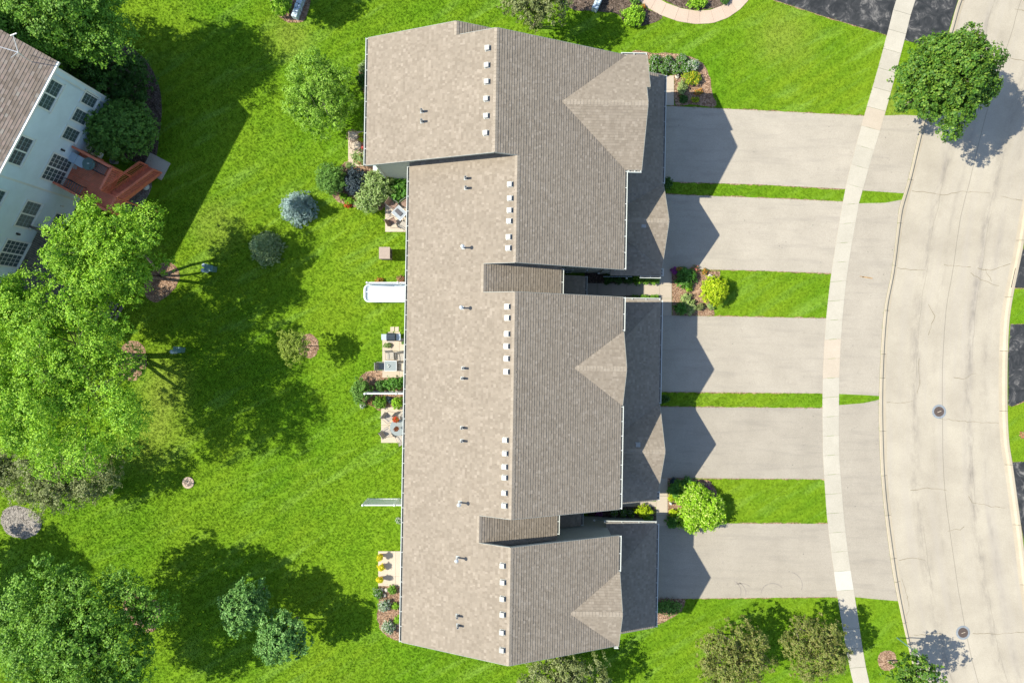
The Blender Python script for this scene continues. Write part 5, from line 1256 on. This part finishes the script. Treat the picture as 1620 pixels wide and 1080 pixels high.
def rtable(name, label, px, py, w_, d_, rz, mt, dark=True):
    x, y = P2(px, py, 0.72); r = thing(name, label, 'table', (x, y, 0.05)); M = Matrix.Translation((x, y, 0.05)) @ Matrix.Rotation(rz, 4, 'Z')
    MB().box(-w_/2, w_/2, -d_/2, d_/2, 0.68, 0.70, M).build('tabletop', MT[mt], r)
    f = MB()
    for a, c in ((-w_/2, -w_/2+0.04), (w_/2-0.04, w_/2)): f.box(a, c, -d_/2, d_/2, 0.70, 0.715, M)
    for a, c in ((-d_/2, -d_/2+0.04), (d_/2-0.04, d_/2)): f.box(-w_/2+0.04, w_/2-0.04, a, c, 0.70, 0.715, M)
    f.build('rim', MT['galv'], r)
    for sx in (-1, 1):
        for sy in (-1, 1): MB().box(sx*(w_/2-0.05)-0.02, sx*(w_/2-0.05)+0.02, sy*(d_/2-0.05)-0.02, sy*(d_/2-0.05)+0.02, 0, 0.68, M).build('leg', MT['chair_frame'], r)
    return r, M
r, M = rtable('patio_table', 'grey metal patio table with a dark tray between the brown chairs', 632, 337, 0.85, 0.75, -0.75, 'grey_table')
r2 = thing('tray', 'dark tray with small things on the grey table', 'tray', tuple(M @ Vector((-0.08, 0, 0.72)))); MB().box(-0.32, 0.2, -0.14, 0.12, 0.72, 0.76, M).build('tray_base', MT['dark_table'], r2)
r, M = rtable('patio_table', 'square glass patio table below the grill', 618, 578.5, 0.85, 0.72, 0.0, 'table_glass')
x, y = r.location.x, r.location.y
cn = thing('candle', 'white candles on the square glass table', 'candles', (x-0.1, y, 0.77))
for dx, dy in ((-0.18, 0.06), (-0.15, -0.08), (-0.08, 0.0)): MB().cyl(x+dx, y+dy, 0.765, 0.84, 0.035, n=10).build('candle', MT['white'], cn)
chair('dark sling chair on the lawn side of the glass table', *at(604, 579), 0.0, 'chair_frame')
chair('open metal chair above the square glass table', *at(617, 563), -1.5, 'taupe'); chair('taupe sling chair above the glass table by the gutter', *at(634, 565), -1.4, 'taupe'); chair('taupe chair at the house side of the square glass table', *at(637, 580), math.pi, 'patio')
x, y = P2(630, 676, 0.72); r = thing('patio_table', 'round blue grey glass table under the rust umbrella', 'table', (x, y, 0.05)); MB().lathe(x, y, [(0.56, 0.70), (0.58, 0.715), (0.56, 0.73), (0.0, 0.73)], 28).build('tabletop', MT['table_glass'], r)
for k in range(4): MB().tube([(x+0.15*math.cos(k*1.57+.7), y+0.15*math.sin(k*1.57+.7), 0.70), (x+0.42*math.cos(k*1.57+.7), y+0.42*math.sin(k*1.57+.7), 0.05)], 0.02, 5).build('leg', MT['chair_frame'], r)
um = thing('patio_umbrella', 'folded rust coloured umbrella over the round table', 'umbrella', (x, y, 0.05)); MB().cyl(x, y, 0.05, 2.35, 0.02, n=8).build('pole', MT['galv'], um)
m = MB(); prof = [(0.06, 1.0), (0.15, 1.15), (0.13, 1.6), (0.09, 2.1), (0.03, 2.32)]; n = 16
m.v = [(x+(rr_*(1.25 if k % 2 else 0.65))*math.cos(6.283*k/n), y+(rr_*(1.25 if k % 2 else 0.65))*math.sin(6.283*k/n), z) for rr_, z in prof for k in range(n)]
m.f = [(i*n+k, i*n+(k+1) % n, (i+1)*n+(k+1) % n, (i+1)*n+k) for i in range(len(prof)-1) for k in range(n)]; m.build('canopy', MT['umbrella'], um)
chair('pale metal chair at the upper left of the round table', *at(614, 661), -0.7, 'taupe'); chair('pale metal chair at the lower left of the round table', *at(612, 683), 0.6, 'taupe')
chair('pale metal chair at the upper right of the round table', *at(637, 659), math.pi+0.8, 'taupe'); chair('pale metal chair at the lower right of the round table', *at(634, 693), math.pi-1.1, 'taupe')
bush('table_flowers', 'red and orange flower bowl on the round table', 626, 663.5, 0.22, 0.25, 'red_bloom', cat='flowers', zb=0.78, leaf=0.06)
# gas grill
x, y = P2(618, 533, 1.0); r = thing('gas_grill', 'gas grill with dark lid and two pale side shelves', 'grill', (x, y, 0.05))
MB().box(x-0.30, x+0.34, y-0.25, y+0.25, 0.06, 0.80).build('cabinet', MT['grill'], r)
m = MB(); pr = [(-0.27, 0.80), (0.27, 0.80), (0.29, 0.95), (0.20, 1.10), (0.0, 1.16), (-0.18, 1.12), (-0.28, 0.98)]; m.slab3([(x-0.28, y+a, z) for a, z in pr], (0.6, 0, 0)); ld = m.build('lid', MT['grill'], r, bevel=0.02)
MB().tube([(x-0.2, y-0.33, 0.98), (x+0.25, y-0.33, 0.98)], 0.018, 6).build('handle', MT['galv'], ld)
MB().box(x-0.66, x-0.31, y-0.20, y+0.20, 0.82, 0.86).build('side_shelf', MT['steel'], r, bevel=0.01); MB().box(x+0.35, x+0.66, y-0.22, y+0.22, 0.82, 0.86).build('side_shelf', MT['steel'], r, bevel=0.01)
for sx in (-0.28, 0.30):
    for sy in (-0.2, 0.2): MB().cyl(x+sx, y+sy, 0.03, 0.07, 0.04, n=8).build('wheel', MT['black'], r)
# north west patio: two wire chairs, planters, kettle grill
def wire_chair(label, px, py):
    x, y = P2(px, py, 0.5); r = thing('wire_chair', label, 'chair', (x, y, 0.05), 'wire chairs'); m = MB()
    for rad, z in ((0.36, 0.45), (0.40, 0.75)):
        m.tube([(x+rad*math.cos(t), y+rad*math.sin(t), z) for t in np.linspace(0, 6.283, 17)], 0.016, 5)
    for t in np.linspace(0, 6.283, 13)[:-1]: m.tube([(x+0.36*math.cos(t), y+0.36*math.sin(t), 0.45), (x+0.40*math.cos(t), y+0.40*math.sin(t), 0.75)], 0.008, 4)
    m.build('frame', MT['sling'], r); MB().cyl(x, y, 0.43, 0.45, 0.33, n=16).build('seat', MT['patio'], r)
    for t in (0.8, 2.4, 3.9, 5.5): MB().tube([(x+0.3*math.cos(t), y+0.3*math.sin(t), 0.45), (x+0.33*math.cos(t), y+0.33*math.sin(t), 0.05)], 0.014, 5).build('leg', MT['sling'], r)
wire_chair('round wire chair at the top of the small north west patio', 558.5, 216); wire_chair('round wire chair in the middle of the small north west patio', 563, 230)
def planter(label, px, py, mt='gold'):
    x, y = P2(px, py, 0.3); r = thing('planter', label, 'planter', (x, y, 0.05)); MB().box(x-0.22, x+0.26, y-0.11, y+0.11, 0.05, 0.28).build('box', MT['terra'], r)
    cl = clumps(x, y, 0.36, 0.24, 0.09, 0.1, 12, 0.07); V, F = foliage(cl, 60, 0.06); np_mesh('plants', V, F, MT[mt], r, (x, y, 0.05))
planter('upper terracotta planter box with yellow green plants', 573, 213); planter('lower terracotta planter box with yellow green plants', 572, 221.5)
x, y = P2(574, 231.5, 0.6); r = thing('kettle', 'small red round pot on the north west patio', 'pot', (x, y, 0.05)); MB().lathe(x, y, [(0.05, 0.05), (0.16, 0.2), (0.18, 0.4), (0.12, 0.52), (0.02, 0.55)], 14).build('bowl', MT['red'], r, smooth=True)
def potted(label, px, py, r_, h_, mt, zpot=0.35, name='potted_plant', cat='potted plant', zb=0.05):
    x, y = P2(px, py, zpot+h_/2); r = thing(name, label, cat, (x, y, zb)); MB().lathe(x, y, [(r_*0.5, zb), (r_*0.72, zb+zpot), (r_*0.62, zb+zpot), (r_*0.6, zb+zpot-0.05)], 14).build('pot', MT['terra'], r)
    cl = clumps(x, y, zb+zpot+h_*0.45, r_*0.75, r_*0.75, h_*0.4, 14+int(20*r_), max(0.06, r_*0.36)); V, F = foliage(cl, 90, 0.07); np_mesh('plant', V, F, MT[mt], r, (x, y, zb)); return r
potted('large leafy bush in a pot on the small north west patio', 567, 250, 0.55, 0.7, 'variegated')
potted('uppermost of the three yellow potted flowers', 601.5, 881, 0.20, 0.28, 'mum', 0.4); potted('middle one of the three yellow potted flowers', 603, 897, 0.23, 0.26, 'mum', 0.25); potted('lowest of the three yellow potted flowers', 601, 917, 0.20, 0.28, 'mum', 0.4)
potted('small white flowering pot by the wall below the lone fence', 631, 822.5, 0.2, 0.25, 'white_bloom', 0.2, zb=0.0)
for i, (px, py) in enumerate(((604, 932), (611.5, 932.5), (608.5, 940.5))):
    x, y = P2(px, py); m = MB().lathe(x, y, [(0.13, 0), (0.15, 0.08), (0.09, 0.16), (0.0, 0.17)], 8); o = m.build('stone', MT['stone'], org=(x, y, 0)); meta(o, ['round pale stone on the left below the yellow pots', 'round pale stone on the right below the yellow pots', 'round pale stone nearest the white flowered bush'][i], 'stone')
x, y = P2(1124.5, 439); M = Matrix.Translation((x, y, 0)) @ Matrix.Rotation(-0.7, 4, 'Z'); o = MB().box(-0.28, 0.28, -0.1, 0.1, 0, 0.3, M).build('boulder', MT['stone'], org=(x, y, 0), bevel=0.06); meta(o, 'oblong white boulder above the round golden shrub', 'boulder')
x, y = P2(1071, 122); o = MB().lathe(x, y, [(0.14, 0), (0.16, 0.1), (0.08, 0.18), (0, 0.18)], 8).build('boulder', MT['stone'], org=(x, y, 0)); meta(o, 'pale rock at the top corner of the north walk', 'boulder')
x, y = P2(1060, 795); o = MB().lathe(x, y, [(0.07, 0), (0.09, 0.15), (0.06, 0.3), (0.07, 0.36), (0.0, 0.42)], 10).build('garden_ornament', MT['white'], org=(x, y, 0)); meta(o, 'small white ornament left of the lime hydrangea', 'ornament')

# ------------------------------------------------------------------ trees (crown centre in photo px, crown height zc)
tree('large_tree', 'lime green many stemmed tree nearest the red deck', 170, 410, 6.4, 84, 1.9, 'lime', n=72, per=620, leaf=0.125, gaps=2, base=(255, 438), stems=4, tr=0.11, ry=82, cr=0.64, fill=0.7, jitter=0.17)
tree('large_tree', 'biggest lime green tree at the left edge', 100, 594, 7.2, 130, 2.1, 'lime', n=125, per=600, leaf=0.125, gaps=7, base=(226, 566), stems=5, tr=0.14, ry=142, cr=0.74, jitter=0.17)
tree('tree', 'small lime tree between the weathered deck and the edge', 4, 486, 6.5, 50, 1.6, 'lime', n=30, per=480, leaf=0.14, ry=50, cr=0.6)
tree('tree', 'grey olive crab apple below the lime trees', 98, 760, 3.0, 92, 1.2, 'olive', n=56, per=300, leaf=0.12, ry=54, cr=0.55, base=(140, 742), stems=3, tr=0.09)
tree('tree', 'grey olive shrubby tree cut by the left edge', 2, 740, 2.6, 34, 0.9, 'olive', n=18, per=280, leaf=0.12, cr=0.45)
tree('large_tree', 'broad green maple in the bottom left corner', 130, 1010, 5.9, 126, 2.3, 'maple', n=130, per=480, leaf=0.15, cr=0.66, gaps=0, base=(212, 962), tr=0.2)
tree('shrub_tree', 'bright green shrub left of the bottom corner maple', 22, 968, 2.0, 46, 1.0, 'maple', n=24, per=260, leaf=0.14, cr=0.55)
tree('tree', 'blue green ornamental tree, upper of the shaded pair', 390, 956, 3.1, 43, 1.3, 'blue_green', n=46, per=200, leaf=0.15, cr=0.42, tr=0.08)
tree('tree', 'blue green ornamental tree, lower of the shaded pair', 446, 1006, 3.1, 43, 1.3, 'blue_green', n=46, per=200, leaf=0.15, cr=0.42, tr=0.08)
tree('birch_tree', 'airy pale green birch left of the roof corner', 506, 150, 3.0, 58, 1.7, 'birch', n=80, per=360, leaf=0.12, ry=68, cr=0.38, base=(520, 180), stems=3, tr=0.05, tmat='pale_trunk', aspect=0.5)
tree('sapling', 'thin young tree standing in a small mulch ring', 463, 546, 2.6, 27, 0.8, 'sapling', n=50, per=150, leaf=0.09, cr=0.22, base=(491, 547), tr=0.03, aspect=0.5)
tree('large_tree', 'dark leafy tree in the top left corner', 104, 30, 6.0, 98, 3.0, 'maple', n=90, per=420, leaf=0.15, cr=0.85, ry=76, base=(200, 122), tr=0.2)
tree('tree', 'dark green tree behind the top of the blue house', 25, 35, 5.0, 70, 2.4, 'deep', n=44, per=300, leaf=0.18, cr=0.8)
tree('tree', 'dark shaded evergreen between the blue house and the corner tree', 140, 112, 2.6, 50, 1.5, 'deep', n=40, per=260, leaf=0.14, cr=0.55)
tree('round_shrub', 'dark shaded round shrub in the mulch bed above the clipped one', 198, 130, 1.5, 50, 1.3, 'deep', n=110, per=200, leaf=0.10, cr=0.3, cat='shrub')
tree('round_shrub', 'large clipped round shrub beside the red deck', 192, 205, 1.9, 63, 1.6, 'hedge', n=230, per=210, leaf=0.10, cr=0.30, fill=0.92, cat='shrub', jitter=0.02, ry=49)
tree('street_tree', 'round dark green tree on the kerb strip casting shade on the street', 1496, 127, 5.0, 76, 2.4, 'street_tree', n=90, per=420, leaf=0.16, cr=0.55, base=(1428, 170), tr=0.13, jitter=0.1)
tree('street_tree', 'thin young street tree at the bottom of the kerb strip', 1446, 1066, 3.4, 40, 1.0, 'street_tree', n=24, per=110, leaf=0.17, cr=0.42, base=(1404, 1044), tr=0.06, tmat='pale_trunk', jitter=0.2)
tree('crabapple', 'bronze green crab apple, left of the two at the bottom edge', 1160, 1035, 3.0, 64, 1.3, 'bronze', n=80, per=230, leaf=0.11, cr=0.40, stems=2, tr=0.07, ry=56)
tree('crabapple', 'bronze green crab apple nearest the sidewalk', 1290, 1023, 3.0, 54, 1.3, 'bronze', n=66, per=230, leaf=0.11, cr=0.38, stems=2, tr=0.07, ry=54)
tree('tree', 'grey green tree below the south end of the roof', 892, 1072, 2.8, 80, 1.1, 'olive', n=60, per=220, leaf=0.12, cr=0.42, ry=44, stems=3, tr=0.07)
tree('tree', 'airy grey green tree at the top edge above the roof', 846, 0, 3.8, 64, 1.4, 'olive', n=56, per=200, leaf=0.12, cr=0.45, ry=44, stems=3, tr=0.07)
tree('tree', 'tree beyond the top edge shading the lawn near the stone wall', 350, -80, 5.0, 50, 2.0, 'maple', n=40, per=260, leaf=0.2, cr=0.7)
tree('tree', 'tree beyond the left edge shading the bottom left lawn', -215, 945, 6.0, 78, 2.4, 'maple', n=50, per=260, leaf=0.22, cr=0.9)
def spruce(label, px, py, r_, h_, mt):
    x, y = P2(px, py, h_*0.35); root = thing('spruce', label, 'spruce', (x, y, 0)); cl = []
    for L in range(9):
        t = L/8; rr_ = r_*(1-t)**0.85+0.05; nb = max(3, int(14*(1-t)+2))
        for k in range(nb):
            a = k*6.283/nb+L*0.7+random.gauss(0, 0.1); q = rr_*random.uniform(0.72, 0.98)
            cl.append((x+q*math.cos(a), y+q*math.sin(a), 0.12+h_*(t**1.1)*0.95, 0.23*(1-t*0.35)*r_))
            cl.append((x+q*0.6*math.cos(a), y+q*0.6*math.sin(a), 0.25+h_*(t**1.1)*0.95, 0.17*r_))
            if k % 3 == 0: cl.append((x+q*0.25*math.cos(a), y+q*0.25*math.sin(a), 0.3+h_*(t**1.1)*0.95, 0.17*r_))
    V, F = foliage(cl, 130, 0.09, 0.38, fill=0.5); np_mesh('crown', V, F, MT[mt], root, (x, y, 0)); MB().tube([(x, y, 0), (x, y, h_*0.9)], [0.07, 0.02], 6).build('trunk', MT['trunk'], root)
spruce('round silvery blue spruce on the lawn', 469, 327, 1.15, 2.3, 'blue_spruce'); spruce('small grey green spruce in the shade of the lime tree', 417, 391, 1.08, 2.5, 'grey_spruce')

# ------------------------------------------------------------------ shrubs and flowers
bush('shrub', 'round green shrub at the left end of the west mulch bed', 524, 285, 1.0, 1.5, 'hedge', leaf=0.09, n=50)
bush('shrub', 'dark blue leaved shrub in the middle of the west bed', 562, 287, 0.85, 1.0, 'ninebark', leaf=0.10)
bush('shrub', 'pale variegated shrub by the house wall corner', 600, 292, 1.0, 1.3, 'variegated', leaf=0.11, jitter=0.14)
bush('shrub', 'pale variegated shrub spilling over the lawn edge', 584, 315, 0.95, 1.1, 'variegated', leaf=0.11, jitter=0.14)
bush('hosta', 'big leaved green hosta clump between wall and brown chairs', 630, 300, 0.85, 0.6, 'hosta', leaf=0.2, aspect=0.75, cat='hosta')
bush('flower', 'left lime green clump on the tip of the west bed', 543.5, 311, 0.25, 0.3, 'lime', cat='plant')
bush('flower', 'right lime green clump on the tip of the west bed', 553, 318, 0.28, 0.3, 'lime', cat='plant')
bush('flower', 'bright orange red flowers at the edge of the lawn', 550, 324, 0.22, 0.25, 'red_bloom', cat='flowers')
bush('shrub', 'low green plants beside the air conditioner', 552, 262, 0.22, 0.3, 'variegated', cat='plant')
bush('shrub', 'yellow green shrub against the north west wall', 576, 108, 0.45, 0.6, 'variegated'); bush('shrub', 'dark green shrub against the north west wall', 577, 128, 0.55, 0.8, 'deep')
bush('shrub', 'rounded shrub at the left end of the bed with the white fence', 571, 618, 0.72, 0.9, 'hedge', leaf=0.09, ry=0.95)
bush('shrub', 'broad green shrub above the white fence', 624, 606, 0.80, 0.7, 'hosta', ry=0.5, leaf=0.12); bush('shrub', 'small olive shrub above the white fence', 603, 610, 0.38, 0.5, 'deep', leaf=0.1)
bush('shrub', 'lime green plant below the fence, farther from the wall', 601, 637, 0.45, 0.45, 'maple', leaf=0.12); bush('shrub', 'lime green plant below the fence, near the wall', 628, 637, 0.40, 0.45, 'lime', leaf=0.1)
bush('flower', 'grey leaved plant between the two lime plants', 616, 632, 0.22, 0.3, 'ninebark', cat='plant'); bush('flower', 'pink flowers beside the round shrub below the fence', 586, 636, 0.25, 0.25, 'pink', cat='flowers')
bush('flower', 'white flowers at the lawn edge below the round shrub', 574, 641, 0.2, 0.2, 'white_bloom', cat='flowers')
bush('plant', 'green clump between the grill and the wall', 645, 541, 0.35, 0.35, 'hosta', cat='plant'); bush('plant', 'straggly weed on the patio below the grill', 613, 546, 0.3, 0.3, 'variegated', cat='plant', ry=0.15)
bush('flower', 'orange and yellow flowers behind the white tub fence', 600, 444, 0.3, 0.3, 'orange', cat='flowers', ry=0.15); bush('flower', 'small flowers behind the fence near the wall', 634, 442, 0.25, 0.3, 'pink', cat='flowers')
bush('shrub', 'white flowered bush right below the yellow pots', 598, 938, 0.36, 0.4, 'white_spot'); bush('shrub', 'green bush beside the stones', 621, 933, 0.3, 0.35, 'maple')
bush('shrub', 'white hydrangea, upper of two in the south west bed', 608, 957, 0.42, 0.5, 'white_bloom'); bush('shrub', 'white hydrangea, lower of two in the south west bed', 614, 991, 0.45, 0.5, 'white_bloom')
bush('shrub', 'small green plant right of the upper white hydrangea', 626, 958, 0.24, 0.3, 'lime', cat='plant'); bush('shrub', 'small green plant between the white hydrangeas by the wall', 629, 979, 0.24, 0.3, 'lime', cat='plant')
bush('shrub', 'lime shrub at the top edge beside the stone wall', 446, 8, 0.75, 0.9, 'lime', leaf=0.12)
for (px, py, r_, lb, mt) in [(1036, 97, .42, 'first bush of the upper row in the north bed, against the roof', 'white_spot'), (1057, 97, .40, 'second bush of the upper row in the north bed', 'white_spot'), (1079, 95, .42, 'third bush of the upper row in the north bed', 'white_spot'),
        (1032, 110, .34, 'first bush of the lower row in the north bed, by the gutter', 'white_spot'), (1050, 109, .40, 'second bush of the lower row in the north bed', 'white_spot'), (1068, 110, .40, 'third bush of the lower row in the north bed', 'white_spot'),
        (1085, 109, .38, 'fourth bush of the lower row in the north bed', 'white_spot'), (1097, 104, .42, 'white blooming bush at the right tip of the north bed', 'white_bloom')]:
    bush('shrub', lb, px, py, r_, 0.6, mt, group='white flecked bushes in the north bed')
bush('shrub', 'yellow flowered bush in the north bed', 1093, 123, 0.75, 0.55, 'yellow_bloom', ry=0.5); bush('hosta', 'pale lime hosta beside the north walk', 1078, 139, 0.36, 0.5, 'pale_hosta', ry=0.55, cat='hosta')
bush('plant', 'dark plant in the shade by the first driveway, left', 1080, 157, 0.3, 0.3, 'deep', cat='plant'); bush('plant', 'small yellow flowers in the shade by the first driveway', 1100, 158, 0.35, 0.25, 'yellow_bloom', cat='flowers', ry=0.2); bush('plant', 'reddish low plants in the north bed', 1105, 146, 0.35, 0.2, 'orange', cat='plant', ry=0.2)
bush('plant', 'dark spiky plant at the garage corner between the first driveways', 1056, 291, 0.38, 0.5, 'deep', cat='plant', ry=0.45); bush('plant', 'dark plant at the garage corner beside the fourth driveway', 1052, 631, 0.3, 0.4, 'deep', cat='plant')
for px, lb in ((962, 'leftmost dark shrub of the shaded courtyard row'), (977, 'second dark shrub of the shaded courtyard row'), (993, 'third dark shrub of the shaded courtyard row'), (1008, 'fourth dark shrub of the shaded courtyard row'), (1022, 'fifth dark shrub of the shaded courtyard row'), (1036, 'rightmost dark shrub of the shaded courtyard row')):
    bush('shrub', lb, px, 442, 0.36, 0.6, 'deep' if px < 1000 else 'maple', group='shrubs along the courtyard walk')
for px, lb in ((1004, 'low green hedge plant, left, above the third garage roof'), (1019, 'low green hedge plant, middle, above the third garage roof'), (1034, 'low green hedge plant, right, above the third garage roof')): bush('shrub', lb, px, 470.5, 0.34, 0.45, 'maple', ry=0.2, group='low plants above the third garage')
bush('flower', 'purple flowers at the corner of the second driveway walk', 1067.5, 428.5, 0.3, 0.35, 'purple', cat='flowers'); potted('orange flowers in a pot beside the purple ones', 1075, 426, 0.2, 0.3, 'orange', 0.2, zb=0.0)
bush('shrub', 'white edged dark hosta in the bed of the second driveway', 1085, 439, 0.68, 0.6, 'hosta', leaf=0.14, cat='hosta'); bush('plant', 'lime tuft below the dark hosta', 1089, 455, 0.28, 0.3, 'lime', cat='plant')
bush('flower', 'pink and coral flowers by the second driveway', 1098, 428, 0.32, 0.3, 'pink', cat='flowers'); bush('flower', 'orange tufts at the end of the second driveway bed', 1115, 430, 0.2, 0.2, 'orange', cat='flowers')
bush('golden_shrub', 'round golden yellow shrub between second and third driveways', 1130, 459, 0.92, 1.35, 'gold', leaf=0.12, n=52, aspect=0.5)
bush('hosta', 'pale yellow hosta above the third driveway', 1085, 474, 0.42, 0.4, 'pale_hosta', leaf=0.13, cat='hosta'); bush('hosta', 'pale hosta nearest the third driveway', 1091, 486, 0.42, 0.4, 'pale_hosta', leaf=0.13, cat='hosta'); bush('hosta', 'dark hosta at the shaded corner of the third driveway', 1077, 487, 0.42, 0.4, 'hosta', leaf=0.13, cat='hosta')
bush('plant', 'thin olive grass tuft below the golden shrub', 1108, 485, 0.25, 0.4, 'olive', cat='plant'); bush('plant', 'small grey green plant below the golden shrub', 1124, 484, 0.26, 0.3, 'variegated', cat='plant')
bush('shrub', 'green leafy shrub under the fourth driveway edge, left', 1070, 772, 0.6, 0.6, 'hosta', leaf=0.12); bush('shrub', 'green leafy shrub under the fourth driveway edge, right', 1087, 768, 0.6, 0.6, 'hosta', leaf=0.12)
bush('hosta', 'golden hosta beside the fourth driveway walk', 1063, 786, 0.3, 0.35, 'gold', cat='hosta'); bush('hosta', 'golden plant in the notch above the fifth driveway', 1066, 811, 0.35, 0.35, 'gold', cat='hosta')
bush('hydrangea', 'tall lime hydrangea, upper part of the big clump', 1097, 787, 1.0, 1.3, 'hydrangea', leaf=0.14, n=50); bush('hydrangea', 'tall lime hydrangea, rightmost of the big clump', 1117, 806, 1.1, 1.3, 'hydrangea', leaf=0.14, n=55); bush('hydrangea', 'tall lime hydrangea hanging over the fifth driveway', 1095, 818, 0.95, 1.2, 'hydrangea', leaf=0.14, n=50)
bush('shrub', 'dark green plant at the shaded corner of the fifth driveway', 1066, 824, 0.5, 0.4, 'hosta', leaf=0.12); bush('flower', 'magenta flowers right of the hydrangeas', 1119, 774, 0.22, 0.3, 'purple', cat='flowers'); bush('plant', 'dark blue plant at the edge of the fourth driveway', 1065, 761, 0.25, 0.3, 'ninebark', cat='plant')
bush('shrub', 'golden green shrub between the fourth and fifth garages', 1018, 808, 0.6, 0.65, 'gold', ry=0.4, leaf=0.1); bush('shrub', 'dark green shrub below the golden one by the fifth garage', 1024, 819, 0.4, 0.5, 'maple', ry=0.25)
for px, lb in ((972, 'left white flecked plant in the dark entry bed'), (986, 'middle white flecked plant in the dark entry bed'), (999, 'right white flecked plant in the dark entry bed')): bush('flower', lb, px, 811, 0.28, 0.4, 'white_spot', cat='flowers', group='white flecked plants in the entry bed')
bush('flower', 'purple flowers in the dark entry bed of the fifth home', 948, 811.5, 0.28, 0.4, 'purple', cat='flowers', ry=0.2)
bush('shrub', 'wide low grey green shrub below the fifth driveway', 1056, 959, 0.95, 0.5, 'hedge', ry=0.55)
bush('shrub', 'lime shrub in the dark bed left of the curved walk', 1002, 26, 0.72, 0.7, 'lime', leaf=0.12, jitter=0.16); bush('shrub', 'lime plant in the dark bed inside the curved walk', 1103, 4, 0.62, 0.45, 'lime', leaf=0.12, ry=0.4, jitter=0.16)
bush('flower', 'orange flower left of the curved walk', 1017, 11, 0.15, 0.25, 'orange', cat='flowers'); bush('plant', 'dark green plant at the top edge left of the curved walk', 1003, -1, 0.35, 0.4, 'hedge', cat='plant'); bush('plant', 'dark green plant at the top edge right of the lime one', 1148, 1, 0.3, 0.35, 'deep', cat='plant')
bush('flower', 'tiny pink flowers at the right edge beyond the street', 1618, 688, 0.2, 0.2, 'pink', cat='flowers'); bush('shrub', 'green shrub filling the gap above the mulch ring', 75, 945, 0.7, 0.6, 'maple')

# ------------------------------------------------------------------ grass: tufts scattered where nothing hard covers the lawn
def grass(name, x0, x1, y0, y1, dens):
    n = int((x1-x0)*(y1-y0)*dens); X = rng.uniform(x0, x1, n); Y = rng.uniform(y0, y1, n)
    py = 540-Y/S; px = 810+X/S
    ys = np.arange(-500, 1600, 20.0); cbv = np.array([cb(v) for v in ys]); rbv = np.array([rb(v) for v in ys])
    keep = (px < np.interp(py, ys, cbv)-1) | (px > np.interp(py, ys, rbv)+1)
    for poly in HARD:
        A = np.array(poly); a0, b0 = A.min(0)-0.02; a1, b1 = A.max(0)+0.02
        idx = np.nonzero(keep & (X > a0) & (X < a1) & (Y > b0) & (Y < b1))[0]
        if len(idx): keep[idx[inside(poly, X[idx]+rng.normal(size=len(idx))*0.045, Y[idx]+rng.normal(size=len(idx))*0.045)]] = False
    X = X[keep]; Y = Y[keep]
    me = bpy.data.meshes.new(name); me.vertices.add(len(X)); me.vertices.foreach_set('co', np.stack([X, Y, np.zeros(len(X))], 1).astype(np.float32).ravel()); me.update()
    o = link(bpy.data.objects.new(name, me)); meta(o, 'short mown bright green grass covering the yards', 'grass', kind='stuff')
    ng = bpy.data.node_groups.new('grass_tufts', 'GeometryNodeTree'); ng.interface.new_socket('Geometry', in_out='INPUT', socket_type='NodeSocketGeometry'); ng.interface.new_socket('Geometry', in_out='OUTPUT', socket_type='NodeSocketGeometry')
    gi = ng.nodes.new('NodeGroupInput'); go = ng.nodes.new('NodeGroupOutput'); J = ng.nodes.new('GeometryNodeJoinGeometry')
    for k in range(8):
        c = ng.nodes.new('GeometryNodeMeshCone'); c.fill_type = 'NONE'; c.inputs['Vertices'].default_value = 3; c.inputs['Radius Top'].default_value = 0.001; c.inputs['Radius Bottom'].default_value = 0.012; c.inputs['Depth'].default_value = random.uniform(0.07, 0.11)
        t = ng.nodes.new('GeometryNodeTransform'); a = k*6.283/8+random.random(); q = random.uniform(0.01, 0.07); tl = random.uniform(0.5, 1.1)
        t.inputs['Translation'].default_value = (q*math.cos(a), q*math.sin(a), -0.005); t.inputs['Rotation'].default_value = (tl*math.cos(a+1.2), tl*math.sin(a+1.2), random.random()*3)
        ng.links.new(c.outputs[0], t.inputs[0]); ng.links.new(t.outputs[0], J.inputs[0])
    I = ng.nodes.new('GeometryNodeInstanceOnPoints'); rv = ng.nodes.new('FunctionNodeRandomValue'); rv.data_type = 'FLOAT_VECTOR'; rv.inputs[0].default_value = (-0.15, -0.15, 0); rv.inputs[1].default_value = (0.15, 0.15, 6.28)
    rs = ng.nodes.new('FunctionNodeRandomValue'); rs.data_type = 'FLOAT'; rs.inputs[2].default_value = 0.4; rs.inputs[3].default_value = 0.85
    ng.links.new(gi.outputs[0], I.inputs['Points']); ng.links.new(J.outputs[0], I.inputs['Instance']); ng.links.new(rv.outputs[0], I.inputs['Rotation']); ng.links.new(rs.outputs[1], I.inputs['Scale'])
    sm = ng.nodes.new('GeometryNodeSetMaterial'); sm.inputs['Material'].default_value = MT['blade']; ng.links.new(I.outputs[0], sm.inputs[0]); ng.links.new(sm.outputs[0], go.inputs[0])
    md = o.modifiers.new('tufts', 'NODES'); md.node_group = ng; me.materials.append(MT['blade'])
grass('grass', -43, 40, -31, 31, 125)
